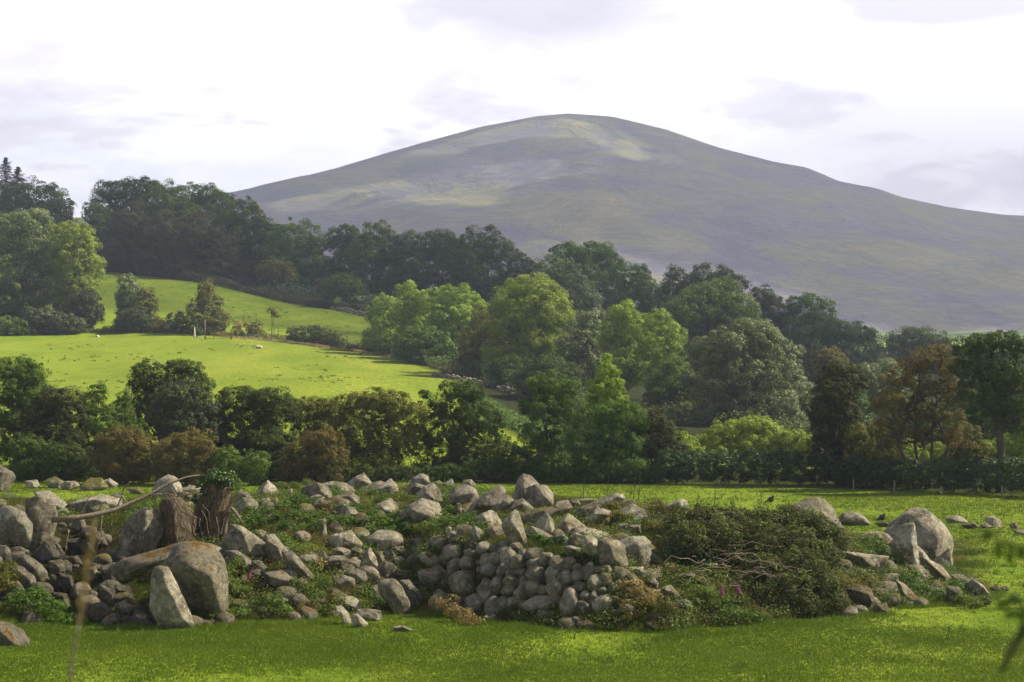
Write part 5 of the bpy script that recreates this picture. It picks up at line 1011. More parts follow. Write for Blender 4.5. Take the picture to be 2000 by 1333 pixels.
# ---- small rubble between the boulders, too many to tell apart one by one
GSM = 'small rubble stones filling the bank'
protos = []
for k in range(7):
    th = np.linspace(0, 2*math.pi, 8, endpoint=False); q = [(math.cos(a)*rnd.uniform(.35, .55), math.sin(a)*rnd.uniform(.26, .42)) for a in th]
    V, Fc = rock_verts(q, .95, rnd.choice([9, 14, 22]), .06, 3); me_o = mesh_np('rubble_stone', V, Fc, m_rock); protos.append(me_o)
n = 0
SL = ['small grey rubble stone wedged among the boulders of the bank']
placed = []
for k in range(520):
    px = rnd.uniform(-20, 1900)
    f = rnd.random(); pf = np.interp(px, FOOT[:, 0], FOOT[:, 1]); pc = np.interp(px, CREST[:, 0], CREST[:, 1]); py = pc+(pf-pc)*(f**.9)+rnd.uniform(-2, 8)
    if 1290 < px < 1640 and py > 1010: continue
    if 850 < px < 1190 and 1062 < py < 1200: continue
    g = at(px, py)
    o = protos[n] if n < len(protos) else protos[n % len(protos)].copy()
    if n >= len(protos): COL.objects.link(o)
    s = rnd.choice([.4, .55, .7, .9, 1.15])*rnd.uniform(.8, 1.2)
    o.location = (g.x, g.y, g.z+.08*s); o.scale = (s, s, s*rnd.uniform(.7, 1)); o.rotation_euler = (rnd.uniform(-.3, .3), rnd.uniform(-.5, .5), rnd.uniform(0, 6.28))
    o['moss'] = rnd.choice([0, .05, .15, .3]); o['tone'] = rnd.uniform(.14, .52); o['warm'] = rnd.uniform(0, .75); o['rust'] = rnd.choice([0, 0, 0, .1])
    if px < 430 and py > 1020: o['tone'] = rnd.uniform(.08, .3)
    placed.append((px, py, o))
    tag(o, SL[0], 'stone', GSM); n += 1
used = set()
for px, py, o in placed:      # name each small stone by the boulder it lies against, while that singles it out
    for cx, cy, rx, ry, lb in sorted(NAMED, key=lambda q: (abs(px-q[0])/q[2])**2+(abs(py-q[1])/q[3])**2)[:7]:
        if len(lb.split()) > 9: continue
        dx, dy = (px-cx)/rx, (py-cy)/ry
        side = ('right of' if dx > 0 else 'left of') if abs(dx) > abs(dy) else ('below' if dy > 0 else 'above')
        tn = 'dark' if o['tone'] < .25 else ('mossy' if o['moss'] > .2 else ('brown' if o['warm'] > .62 else ('pale' if o['tone'] > .43 else 'grey'))); sz = 'tiny' if o.scale.x < .5 else ('small' if o.scale.x < .8 else 'middling'); key = '%s %s stone just %s the %s' % (sz, tn, side, lb)
        if key not in used: used.add(key); o['label'] = key; break

# ------------------------------------------------------------------ plants on the bank, grass
def bushy(name, cat, label, kind, blobs, leaf, dens=1.0, rc=None, group=None, open_=0., dd=0., crown='foliage', core=.25):
    """low plant rooted on the bank: blobs (px, py, rx, ry); the foot is where the lowest blob meets the land"""
    low = max(blobs, key=lambda b_: b_[1]+b_[3]); g = at(low[0], low[1]+low[3]*.8); bl = []
    for b_ in blobs:
        gg = at(b_[0], min(b_[1]+b_[3]*.9, low[1]+low[3])); d = (gg.y+g.y)/2+dd; c = P(b_[0], b_[1], d); bl.append((c[0], c[1]+b_[2]*d/F*.2, c[2], b_[2]*d/F*.9, (b_[2]+b_[3])*.5*d/F, b_[3]*d/F*.9))
    r0 = empty(name, g, label, cat, group); big = max(b_[3] for b_ in bl)
    pos, nr, v, cl = crown_points(bl, rc or max(leaf*3, big*.26), leaf, dens, open_, core)
    V, Q = leaves(pos, nr, leaf*.62, True); mesh_np(crown, V, Q, LM[kind], r0, False, attr=v); return r0, bl, g
def twigs(r0, bl, n, ra, mat, name='stem', up=.3, curl=.3, L=1.2, out=1.0):
    mb = MB()
    for _ in range(n):
        b_ = rnd.choice(bl); d = sph(1)[0]; d[1] = -abs(d[1]); c = np.array(b_[:3])+d*np.array(b_[3:])*rnd.uniform(.4, .85)*out
        e = c+np.array([rnd.uniform(-1, 1), rnd.uniform(-.5, .1), rnd.uniform(-.6, up)])*L*rnd.uniform(.4, 1)
        limb(mb, c, e, ra, ra*.4, curl, 4, 7)
    return mb.build(name, mat, r0)
# the big thicket
r0, bl, g = bushy('bramble_thicket', 'thicket', 'sprawling tangle of brambles and dead stems covering the right half of the bank', 'bramble',
   [(1330,1022,30,22),(1375,1015,40,26),(1430,1016,44,22),(1490,1020,44,22),(1545,1020,40,28),(1590,1035,34,28),(1630,1060,28,26),(1345,1060,40,34),(1410,1055,46,36),(1480,1055,48,36),(1550,1065,46,34),(1605,1090,36,30),(1560,1110,50,36),(1600,1140,44,36),(1545,1155,50,34),(1620,1170,36,26),(1490,1110,40,24),(1570,1180,46,22),(1500,1175,30,22)], .055, .55, .2, open_=.5)
pos, nr, v, cl = crown_points([tuple(b_[:3])+tuple(np.array(b_[3:])*1.04) for b_ in bl], .16, .055, .5, .42, .1); V, Q = leaves(pos, nr, .035, True); tag(mesh_np('dead_foliage', V, Q, LM['brown'], r0, False, attr=v), kind='stuff')
tag(twigs(r0, bl, 190, .022, m_deadwood, 'dead_stem', .2, .35, 1.3), kind='stuff')
mbs = MB(); Ps = []
for _ in range(170):      # upright leafy shoots breaking the outline
    b_ = rnd.choice(bl); a = rnd.uniform(0, 6.28); c = np.array([b_[0]+math.cos(a)*b_[3]*.8*rnd.random(), b_[1]-abs(math.sin(a))*b_[4]*.8, b_[2]+b_[5]*rnd.uniform(.1, .8)])
    h_ = rnd.uniform(.3, .85); e = c+np.array([rnd.gauss(0, .22), rnd.gauss(-.1, .1), h_]); pp_ = limb(mbs, c, e, .012, .004, .2, 3, 6)
    for u in range(16): q = pp_[rnd.randint(1, 5)]; Ps.append(q+rng.normal(size=3)*.055)
Ps = np.array(Ps); V, Q = leaves(Ps, np.repeat([[0, -.4, .8]], len(Ps), 0), .05, True, .5); tag(mesh_np('shoot', V, Q, LM['weed'], r0, False, attr=rng.random(len(Q))), kind='stuff'); tag(mbs.build('shoot_stem', LM['rust'], r0), kind='stuff')
# bare stems in the hollow front of the thicket
mb = MB()
for _ in range(110):
    px = rnd.gauss(1430, 50); py = rnd.gauss(1108, 22); q = at(px, py); a = np.array([q.x, q.y-rnd.uniform(.7, 2.0), q.z+rnd.uniform(.1, .9)])
    e = a+np.array([rnd.gauss(.1, 1.1), rnd.uniform(-.4, .2), rnd.uniform(-.7, .25)]); limb(mb, a, e, rnd.uniform(.016, .034), .008, .4, 4, 8)
tag(mb.build('dead_stem', m_deadwood, r0), kind='stuff')
bushy('bramble', 'bramble', 'dark low brambles in the shaded front of the thicket', 'ivy', [(1330,1085,30,22),(1370,1098,34,18),(1420,1090,40,20),(1330,1060,24,22)], .07, .7, .3)
bushy('bramble', 'bramble', 'reddish brown dying brambles at the right shoulder of the thicket', 'rust', [(1615,1050,24,16),(1640,1075,20,16),(1600,1070,18,12)], .06, .6, .22, open_=.3)
bushy('bramble', 'bramble', 'loose green weeds between the thicket and the giant grey boulder', 'weed', [(1700,1065,30,16),(1735,1085,26,18),(1760,1100,18,16),(1680,1080,20,12)], .06, .6, .22, open_=.2)
bushy('weed_patch', 'weeds', 'bright weeds at the foot of the giant grey boulder', 'fern', [(1775,1130,20,12),(1800,1150,26,14),(1850,1165,26,12),(1870,1150,16,12)], .055, .6, .2, open_=.2)
# bracken: fronds
def fern(label, spots, kind='fern', group='bracken among the boulders', n=9, Lf=1.1):
    g = at(*spots[0]); r0 = empty('bracken', g, label, 'fern', group); V = []; mb = MB()
    P0 = []; N0 = []; 
    for (px, py) in spots:
        q = at(px, py)
        for k in range(n):
            a = rnd.uniform(0, 6.28); L = Lf*rnd.uniform(.6, 1.15); hd = np.array([math.cos(a), math.sin(a), 0]); s = np.array([q.x+rnd.gauss(0, .2), q.y-.3+rnd.gauss(0, .2), q.z])
            tt = np.linspace(0, 1, 12)[:, None]; cur = s+hd*tt*L*.75+np.array([0, 0, 1])*(tt*L*.95-tt**2*L*.5); mb.tube(cur[::3], [.012, .01, .006, .003], 3)
            side = np.cross(hd, [0, 0, 1])
            for i in range(2, 12):
                w_ = L*.30*(1-i/13)**.8*min(1, i/4)
                for sg in (-1, 1):
                    m = 7; u = np.linspace(.1, 1, m)[:, None]; pp = cur[i]+side*sg*w_*u+hd*u*w_*.35+np.array([0, 0, -.15])*u*w_+rng.normal(size=(m, 3))*.012
                    P0.append(pp); N0.append(np.repeat([[0, -.2, 1.0]], m, 0))
    Pn = np.concatenate(P0); V, Q = leaves(Pn, np.concatenate(N0), .045, True, .45)
    mesh_np('frond', V, Q, LM[kind], r0, False, attr=np.clip(.5+.25*vnoise(Pn*1.5)+.4*(rng.random(len(Q))-.5), 0, 1)); mb.build('stem', LM['weed'], r0)
fern('bracken spreading right of the ivy clad stump', [(505,1010),(520,1025),(490,1035),(540,1040),(560,1020),(475,1020)])
fern('bracken below the pinkish brown boulder', [(575,1000),(600,990),(610,1020),(590,1040),(630,1030)])
fern('bracken left of the pale domed boulder', [(680,1010),(695,1025),(660,1030),(710,1010)])
fern('bracken tuft at the foot of the sharp crested boulder', [(725,972),(740,985)], n=7, Lf=.8)
fern('bracken right of the pale domed boulder', [(745,1020),(770,1030),(790,1040),(760,1045)])
fern('bracken in front of the squarish pale boulder', [(822,985),(810,1000)], n=7, Lf=.8)
fern('bracken below the long streaked slab', [(872,985),(885,1005),(880,1030),(900,1025)])
fern('bracken in front of the dark smooth boulder', [(865,1040),(920,1030),(935,1035)], n=7, Lf=.8)
fern('greener weeds right of the sharp pale spike', [(1050,1055),(1065,1062),(1080,1060)], n=7, Lf=.6)
W = [('green leafy growth on the hollow side of the lichened boulder', 'weed', [(300,1045,16,10),(318,1060,14,10)]),
 ('scrambling green plant over the crest right of the stump', 'weed', [(445,935,16,14),(462,950,14,14),(440,955,12,12)]),
 ('bright weeds on the slope at the bottom left', 'fern', [(60,1165,34,16),(95,1190,34,18),(120,1210,24,14),(30,1180,24,14)]),
 ('yellowish growth at the left edge under the lowest grey boulder', 'olive', [(10,1140,24,20),(15,1115,20,18),(30,1190,24,14)]),
 ('dark plants against the right face of the giant wedge', 'weed', [(440,1120,14,20),(455,1150,14,18),(440,1180,12,16),(462,1100,10,12)]),
 ('weeds right of the giant wedge at grass level', 'weed', [(425,1200,22,12),(470,1200,20,10),(400,1205,16,9)]),
 ('soft green clump below the dark mossy block', 'weed', [(530,1175,20,16),(548,1195,22,16),(520,1200,16,12)]),
 ('low weeds on the grassy step by the rounded stone', 'fern', [(590,1150,18,9),(610,1165,20,10),(570,1140,14,8),(635,1140,16,7)]),
 ('brown tussock below the soft green clump', 'rust', [(590,1192,24,12),(612,1185,16,10)]),
 ('mossy golden tussock left of the narrow tilted slab', 'olive', [(645,1195,20,12),(655,1170,16,10)]),
 ('weeds along the crest behind the mossy crest rock', 'weed', [(540,950,20,8),(575,952,22,8),(600,945,14,7)]),
 ('dry brown stems clump among the bracken left of the low domed boulder', 'rust', [(640,990,12,14),(635,1005,14,10)]),
 ('grassy growth below the wide rounded boulder', 'weed', [(820,1035,26,10),(850,1050,20,9),(790,1055,18,8)]),
 ('dry grass beard beneath the dark wedge', 'dry', [(618,1105,16,12),(600,1090,12,10)]),
 ('dry brown grass on the cobble wall foot, left part', 'dry', [(870,1180,26,14),(895,1200,26,12),(920,1215,20,9)]),
 ('tawny tussocks beneath the right end of the cobble wall', 'dry', [(1230,1150,26,18),(1260,1170,30,20),(1215,1180,24,16)]),
 ('olive tussocks between the cobble wall and the first foxgloves', 'olive', [(1255,1190,30,16),(1300,1190,26,16),(1225,1205,24,12),(1285,1215,26,10)]),
 ('leafy weeds under the left pink foxglove', 'weed', [(1370,1160,26,16),(1400,1180,28,16),(1350,1180,22,14),(1420,1205,30,12)]),
 ('dark leafy weeds on the grass edge under the thicket', 'mid', [(1430,1200,28,12),(1470,1205,26,10),(1400,1212,22,8)]),
 ('golden grass on the shelf below the square pair of blocks', 'dry', [(1170,1098,20,6),(1140,1090,18,6),(1270,1118,22,8),(1300,1110,18,8)]),
 ('rusty growth hanging over the brown mossy mound', 'rust', [(1660,1150,24,14),(1690,1135,20,12),(1640,1135,16,12),(1710,1165,16,10)]),
 ('weeds between the black stone and the right tip of the bank', 'weed', [(1880,1170,20,10),(1900,1180,22,9),(1920,1175,16,8)]),
 ('dull brush along the crest between the dead stalks and the thicket', 'olive', [(1190,990,20,8),(1215,1010,20,10),(1280,985,18,10),(1270,1030,20,12),(1300,1035,18,14)]),
 ('low heathery growth on the crest left of the thicket', 'brown', [(1290,1000,22,10),(1320,1000,20,12),(1275,1012,16,9)])]
for l, k, bl_ in W: bushy('weed_clump', 'weeds', l, k, bl_, .05, .55, .16, 'weed clumps growing on the bank', open_=.15)
# foxgloves
def foxglove(label, px, py, h, lean):
    g = at(px, py); r0 = empty('foxglove', g, label, 'flower', 'foxgloves in bloom'); D0 = g.y-1.0; b0 = np.array([g.x, D0, g.z]); mb = MB()
    top = b0+np.array([lean, -.1, h]); pts = [b0+(top-b0)*f+np.array([0, 0, 0]) for f in (0, .4, .8, 1)]; mb.tube(pts, [.015, .012, .008, .004], 5); mb.build('stem', LM['weed'], r0)
    fl = MB()
    for k in range(16):
        f = .55+.42*k/16; c = b0+(top-b0)*f; a = rnd.uniform(-2.6, .4); d = np.array([math.cos(a)*.9, -.5, -.55]); s = (1.2-f)*1.6
        fl.tube([c, c+d*.05*s, c+d*.11*s], [.008, .02*s, .028*s], 6)
    fl.build('flower', m_pink, r0)
    Pn = []; Nn = []
    for k in range(9):
        a = rnd.uniform(0, 6.28); e = np.array([math.cos(a), math.sin(a), .35]); u = np.linspace(.15, 1, 6)[:, None]; Pn.append(b0+e*u*.45); Nn.append(np.repeat([[0, -.3, 1.]], 6, 0))
    V, Q = leaves(np.concatenate(Pn), np.concatenate(Nn), .11, True, .6); mesh_np('leaf', V, Q, LM['fern'], r0, False, attr=rng.random(len(Q)))
m_pink, t, b = newmat('pink_petals'); setb(t, b, (.42, .09, .27), .6, .3)
foxglove('foxglove in flower leaning right of the giant granite wedge', 480, 1150, 1.0, .45)
foxglove('foxglove in flower above the egg shaped dark boulder', 745, 1175, .85, .0)
foxglove('left one of two foxgloves under the thicket', 1402, 1175, .75, .05)
foxglove('right one of two foxgloves under the thicket', 1434, 1172, .75, .02)
bushy('foxglove_rosette', 'plant', 'large green leaves beside the egg shaped dark boulder', 'fern', [(705,1155,10,9),(722,1165,12,9),(755,1180,14,9),(765,1165,10,8)], .13, .6, .22)
# ivy clad stump, dead branch, roots, stakes
m_wood, t, b = newmat('rotten_wood')
p = objpos(t); q_ = mapping(t, p, (9, 9, 2.2), (0, 0, 0), (0, -.45, 0)); wn = noise(t, q_, 1.6, 6, .7, .5)
setb(t, b, ramp(t, wn, [(.3, (.03, .024, .018)), (.5, (.12, .09, .06)), (.68, (.28, .22, .15))]), .95, .1, wn, 1.0, .12)
ds = at(400, 1062).y+.6
def pd(px, py, dd=0.): return P(px, py, ds+dd)
st = empty('tree_stump', Vector(pd(385, 1062)), 'thick rotten tree stump leaning right, its broken top wrapped in ivy', 'stump')
mb = MB()
def lump(mb, pts, rad, k=20, amp=.16):
    pts = np.array(pts, float); n = 26; tt = np.linspace(0, 1, n); s = np.linspace(0, 1, len(pts)); c = np.stack([np.interp(tt, s, pts[:, i]) for i in range(3)], -1); r = np.interp(tt, s, rad)
    m2 = MB(); m2.tube(c, r, k); V = m2.V[0]; ax = c[np.minimum(np.arange(n*k)//k, n-1)]; dv = V[:n*k]-ax
    nz = fbm(np.stack([V[:n*k, 0]*3, V[:n*k, 1]*3, V[:n*k, 2]*.8], -1)+5, 4); V[:n*k] = ax+dv*(1+amp*2.2*nz)[:, None]; mb.add(V, m2.Q[0], m2.T[0])
lump(mb, [pd(364, 1082), pd(378, 1040), pd(399, 1000), pd(420, 962), pd(438, 936)], [.46, .42, .46, .54, .30])
lump(mb, [pd(400, 1078, -.3), pd(418, 1030, -.3), pd(428, 990, -.3), pd(438, 950, -.2)], [.52, .42, .36, .30], 16)
mb.build('trunk', m_wood, st)
mb = MB()
limb(mb, pd(436, 1010, -.5), pd(472, 957, -.6), .10, .05, .1, 6); limb(mb, pd(437, 1050, -.5), pd(448, 1000, -.5), .12, .05, .1, 6)
limb(mb, pd(448, 990, -.4), pd(474, 1022, -.6), .10, .03, .06, 6); mb.build('broken_limb', m_deadwood, st)
mb = MB()
for k in range(9):
    a = pd(rnd.uniform(330, 430), rnd.uniform(965, 1020), -1.0); e = a+np.array([rnd.gauss(0, .35), rnd.uniform(-.1, .1), -rnd.uniform(.5, 1.8)]); limb(mb, a, e, .02, .008, .3, 4, 8)
mb.build('root', m_deadwood, st)
R_(('F', [(316, 992), (338, 972), (366, 980), (380, 1010), (380, 1060), (345, 1072), (322, 1050)]), 'dark earthy block of roots and soil leaning against the left of the stump', 'root_plate', 'roots', None, tone=.0, warm=1, moss=.12, rough_=.2).data.materials[0] = m_wood
iv = [tuple(pd(x, y, dz))+(rx*ds/F, rx*ds/F, ry*ds/F) for x, y, rx, ry, dz in [(420,938,20,9,-.1),(440,945,13,11,-.3),(400,955,14,12,-.2),(385,975,9,10,-.3),(442,935,14,12,.3),(425,928,16,9,.2)]]
pos, nr, v, cl = crown_points(iv, .2, .085, .8, .1, .1); V, Q = leaves(pos, nr, .06, True); mesh_np('ivy', V, Q, LM['ivy'], st, False, attr=v)
br = empty('dead_branch', Vector(P(105, 1014, ds-3)), 'long bare dead branch lying over the stones from the left boulders to the stump', 'branch')
mb = MB(); dA, dB = ds-3.2, ds-.8
bp = [(100,1016),(150,1012),(190,1005),(225,996),(250,985),(290,968),(330,945),(365,932),(390,928)]
pp = [P(x, y, dA+(dB-dA)*i/8) for i, (x, y) in enumerate(bp)]; mb.tube(pp, [.12, .11, .10, .09, .08, .07, .055, .035, .015], 8)
mb.build('stem', m_deadwood, br)
for a, e in [((228,996),(255,940)),((155,1011),(178,968)),((190,1005),(205,980)),((205,980),(222,1002)),((250,985),(232,962)),((290,968),(340,975)),((340,975),(355,1000)),((355,1000),(385,1012)),((300,966),(345,970)),((345,970),(333,952)),((200,1006),(198,1050)),((198,1050),(185,1080)),((115,1035),(134,1035)),((134,1035),(128,1080)),((170,1060),(195,1100)),((345,970),(395,965))]:
    mb = MB(); limb(mb, P(a[0], a[1], ds-2), P(e[0], e[1], ds-2.2), .035, .018, .12, 5, 7); mb.build('twig', m_deadwood, br)
def stick(px0, py0, px1, py1, name, label, cat, rad=.05, mat=None, group=None, dd=0., k=7, wob=.05):
    g = at(px0, py0); d = g.y+dd; o = empty(name, Vector(P(px0, py0, d)), label, cat, group); mb = MB(); limb(mb, P(px0, py0+2, d), P(px1, py1, d), rad, rad*.5, wob, k, 8); mb.build('shaft', mat or m_deadwood, o); return o
for a, l in [((1139,975,1142,932), 'leftmost dead stalk standing on the crest, straight and thin'), ((1186,969,1190,929), 'crooked dead stalk with a broken tip on the crest'),
             ((1237,977,1243,912), 'left one of the two tallest dead stalks on the crest'), ((1247,978,1252,908), 'right one of the two tallest dead stalks on the crest'),
             ((1168,975,1171,962), 'very short dead stalk between the thin and the crooked one'), ((1262,990,1257,963), 'short bent stalk right of the two tallest'),
             ((1272,992,1285,964), 'short stalk leaning right near the thicket'), ((1488,1000,1486,958), 'leafless weed stalk rising from the top of the thicket'), ((1395,1000,1397,950), 'branching seed stalk above the left of the thicket')]:
    stick(*a, 'dead_stalk', l, 'stalk', .03, m_bark, 'dead stalks along the crest')
tw = stick(898, 975, 888, 953, 'broken_post', 'rotten stub of wood standing between two boulders on the crest', 'stump', .22, m_wood, k=12)
stick(1262, 1050, 1290, 1105, 'dead_stick', 'long dead stick slanting across the blue grey block', 'stick', .03)
for a, l in [((1351,947,1351,936), 'pale post leftmost before the dark hedge'), ((1439,949,1439,943), 'short stub of a post second before the dark hedge'), ((1667,957,1667,937), 'pale post third before the dark hedge'), ((1747,961,1747,939), 'pale post fourth before the dark hedge'), ((1957,971,1957,950), 'dull post near the right edge before the hedge')]:
    g = at(a[0], a[1]); o = empty('fence_post', g, l, 'post', 'fence posts before the far hedge'); mb = MB(); h = (a[1]-a[3])*g.y/F; mb.box((g.x, g.y, g.z+h/2-.1), (.05, .05, h/2+.1)); mb.box((g.x, g.y, g.z+h+.012), (.04, .04, .012)); mb.build('post', m_pale, o, False)
stick(1660, 895, 1695, 932, 'fallen_branch', 'bare curved branch hanging before the dark hedge on the right', 'branch', .07, m_deadwood, None, -1.0, wob=.2)
# things on the hillside bank
m_white, t, b = newmat('white_wood'); setb(t, b, (.62, .58, .52), .7, .3)
m_rust, t, b = newmat('rusty_iron'); setb(t, b, (.11, .05, .028), .85, .3)
g = at(380, 661); o = empty('white_stake', g, 'pointed white stake standing at the field edge below the rusty gate', 'stake'); mb = MB(); k = g.y/F
mb.tube([(g.x, g.y, g.z-.1), (g.x+.02, g.y, g.z+10*k), (g.x, g.y, g.z+22*k)], [2.6*k, 1.5*k, .35*k], 8); mb.build('stake', m_white, o); mb = MB(); mb.box((g.x+9*k, g.y-.2, g.z+.08), (6*k, .12, .08), .1); mb.build('fallen_piece', m_white, o, False)
g = at(225, 645); o = empty('fallen_branch', g, 'white bleached branch arched on the bank at the left of the bright field', 'branch'); k = g.y/F; mb = MB()
mb.tube([P(214, 637, g.y-.5), P(224, 639, g.y-.6), P(232, 641, g.y-.6), P(240, 651, g.y-.5)], [.12, .16, .16, .12], 7); mb.build('stem', m_white, o)
g = at(428, 663); k = g.y/F; o = empty('field_gate', g, 'rusty iron field gate between the pointed dark tree and the brown grass', 'gate'); x0, x1 = (402-1000)*k, (450-1000)*k; mb = MB()
for z in (2, 7, 12, 16): mb.tube([(x0, g.y-.3, g.z+z*k), ((x0+x1)/2, g.y-.3, g.z+z*k), (x1, g.y-.3, g.z+z*k)], [.045]*3, 6)
for x in np.linspace(x0, x1, 4): mb.tube([(x, g.y-.33, g.z), (x, g.y-.33, g.z+8*k), (x, g.y-.33, g.z+17*k)], [.04]*3, 6)
mb.build('bars', m_rust, o); 
for x, h, mm in ((x0-.15, 36, m_pale), (x1+.2, 20, m_rust)):
    mb = MB(); mb.tube([(x, g.y-.2, g.z-.2), (x+.02, g.y-.2, g.z+h*k*.5), (x, g.y-.2, g.z+h*k)], [.11, .10, .08], 8); mb.build('post', mm, o)
for a, l in [((474,629,476,618), 'thin post left end of the upper fence line'), ((500,632,501,622), 'thin post second in the upper fence line'), ((535,656,535,628), 'stout dark post beside the tiny windswept tree'), ((542,664,545,640), 'slanting post right of the stout dark one'), ((598,645,598,638), 'short post behind the leftmost gorse'), ((606,624,606,619), 'tiny lone post out in the upper field'), ((666,657,666,650), 'lone post above the third gorse'), ((481,664,481,650), 'pale post right of the brown grass clump'), ((504,664,504,652), 'pale post left of the slanting one'), ((524,666,524,655), 'lowest pale post above the heap of sticks'), ((367,622,367,613), 'post poking up behind the clipped gorse')]:
    stick(*a, 'fence_post', l, 'post', .09, m_bark if 'pale' not in l else m_pale, 'posts on the bank between the hillside fields', wob=.02)
g = at(500, 680); o = empty('stick_heap', g, 'small heap of grey sticks on the bright field below the fence', 'sticks'); mb = MB()
for _ in range(16): a = np.array([g.x+rnd.gauss(-2.2, 1.0), g.y+rnd.gauss(0, .4), g.z+rnd.uniform(.05, .6)]); limb(mb, a, a+np.array([rnd.uniform(-1.3, 1.3), 0, rnd.uniform(-.3, .4)]), .07, .04, .05, 5, 4)
mb.build('sticks', m_deadwood, o)
for q, l, tn in [([(500, 676), (506, 675), (512, 678), (511, 682), (501, 682)], 'white stone on the bright field right of the heap of sticks', 1.0), ([(187, 656), (192, 655), (194, 659), (188, 660)], 'little white stone at the left of the bright field', 1.0), ([(119, 640), (130, 643), (142, 648), (134, 651), (122, 648)], 'pale tan rock half hidden in the bank at the left', .8)]:
    R_(('F', q), l, 'stone', 'stone', None, tone=tn, warm=.3, sub=3)
def farwall(label, pts, h, n, sz):
    Vs = []; Fs = []; c = 0; V0, F0 = ICO[3]; V1, F1 = V0[:12*1], None
    bm = bmesh.new(); bmesh.ops.create_icosphere(bm, subdivisions=2, radius=1); B0 = np.array([v.co[:] for v in bm.verts]); F0 = np.array([[v.index for v in f.verts] for f in bm.faces]); bm.free()
    for k in range(n):
        f = rnd.random()*(len(pts)-1); i = int(f); f -= i; px = pts[i][0]+(pts[i+1][0]-pts[i][0])*f; py = pts[i][1]+(pts[i+1][1]-pts[i][1])*f; g = at(px, py)
        s = sz*rnd.uniform(.5, 1.2); V = B0*(1+.25*fbm(B0*1.5+k*3.1, 2))[:, None]*np.array([s*1.3, s, s*.8])+np.array([g.x, g.y+rnd.uniform(0, .6), g.z+rnd.random()**1.3*h]); Vs.append(V); Fs.append(F0+c); c += len(V)
    g = at(pts[0][0], pts[0][1]); o = mesh_np('dry_stone_wall', np.concatenate(Vs), np.concatenate(Fs), m_rock, None, True, loc=tuple(g)); o['tone'] = .5; o['warm'] = .6; o['moss'] = .1; tag(o, label, 'stone wall')
farwall('tumbled stone wall along the top right edge of the upper field', [(596, 592), (640, 603), (680, 612), (715, 620)], 1.3, 150, .34)
farwall('ruined stone wall at the edge of the bright field below the sunlit row', [(845, 735), (900, 745), (950, 755), (1010, 772)], .8, 130, .25)
# crows
m_crow, t, b = newmat('black_feathers'); setb(t, b, (.006, .006, .008), .45, .5)
m_beak, t, b = newmat('grey_beak'); setb(t, b, (.05, .05, .05), .5, .4)
def crow(px, py, h, face, label, up=1.0):
    g = at(px, py); o = empty('crow', g, label, 'bird', 'crows on the far part of the field'); s = h; f = face; mb = MB()
    B = lambda x, z, y=0: np.array([g.x+f*x*s, g.y+y*s, g.z+z*s])
    mb.tube([B(-.95, .10), B(-.6, .24), B(-.35, .36), B(-.1, .45), B(.12, .58), B(.22, .74), B(.30, .86), B(.37, .92), B(.44, .93)], [.02, .06, .13, .19, .19, .12, .105, .10, .03], 12)
    mb.build('body', m_crow, o)
    for y in (-1, 1):
        m2 = MB(); m2.tube([B(.12, .60, y*.13), B(-.15, .46, y*.19), B(-.5, .26, y*.13), B(-.85, .12, y*.05)], [.06, .11, .07, .015], 8); m2.build('wing', m_crow, o)
        m3 = MB(); m3.tube([B(0, .32, y*.08), B(.02, .16, y*.08), B(0, -.02, y*.08), B(.10, -.01, y*.08)], [.03, .016, .014, .01], 5); m3.build('leg', m_crow, o)
    m4 = MB(); m4.tube([B(.43, .93), B(.52, .92), B(.62, .88)], [.035, .026, .006], 6); m4.build('beak', m_beak, o)
crow(1506, 982, .46, 1, 'black crow on the field above the thicket'); crow(1723, 1018, .44, 1, 'black crow on the clod left of the giant grey boulder')
crow(1500, 978, .40, -1, 'black crow half hidden behind the first one') if False else None
crow(1834, 968, .34, -1, 'small dark crow far off near the hedge foot on the right')
# ------------------------------------------------------------------ grass
def tufts(label, n, region, hgt, wdt, kind, dens=None, name='grass', blades=3):
    xs = []; ys = []
    while len(xs) < n:
        px = rng.uniform(-220, 2260, 4000); y = region[0]+(region[1]-region[0])*rng.random(4000)**.8; x = (px-1000)/F*y
        k = np.ones(4000, bool) if dens is None else rng.random(4000) < dens(px, x, y); xs += list(x[k]); ys += list(y[k])
    x = np.array(xs[:n]); y = np.array(ys[:n]); z = ground(x, y); N_ = n*blades
    x = np.repeat(x, blades)+rng.normal(size=N_)*wdt*1.6; y = np.repeat(y, blades)+rng.normal(size=N_)*wdt*1.6; z = np.repeat(z, blades)-.01
    h = np.repeat(hgt*(.45+.9*rng.random(n)), blades)*rng.uniform(.6, 1.1, N_); a = rng.uniform(0, 6.28, N_); l = rng.normal(size=(N_, 2))*.45
    b0 = np.stack([x, y, z], -1); s = np.stack([np.cos(a), np.sin(a)*.4, 0*a], -1)*wdt*.5
    tip = b0+np.stack([l[:, 0]*h, l[:, 1]*h, h], -1)
    V = np.stack([b0-s, b0+s, tip], 1).reshape(-1, 3); Q = np.arange(3*N_).reshape(-1, 3)
    cn = fbm2(x, y, .25, 4, 51); o = mesh_np(name, V, Q, LM[kind], None, False, attr=np.clip(.55+.5*cn+.35*(rng.random(N_)-.5), 0, 1)); tag(o, label, 'grass', kind='stuff')
def d_near(px, x, y): return np.clip(.5+1.2*fbm2(x, y, .12, 4, 33), .05, 1)
tufts('short green pasture grass in front of the bank', 175000, (56, 76), .075, .035, 'grass', d_near)
tufts('short green pasture grass behind and beside the bank', 108000, (76, 152), .10, .055, 'grass', d_near)
def d_foot(px, x, y):
    Df = CAMZ*F/(np.interp(px, FOOT[:, 0], FOOT[:, 1])-HOR); return np.exp(-((y-Df+.4)/1.1)**2)*np.clip(.35+1.3*fbm2(x, y, .5, 3, 35), 0, 1)*(px < 1960)
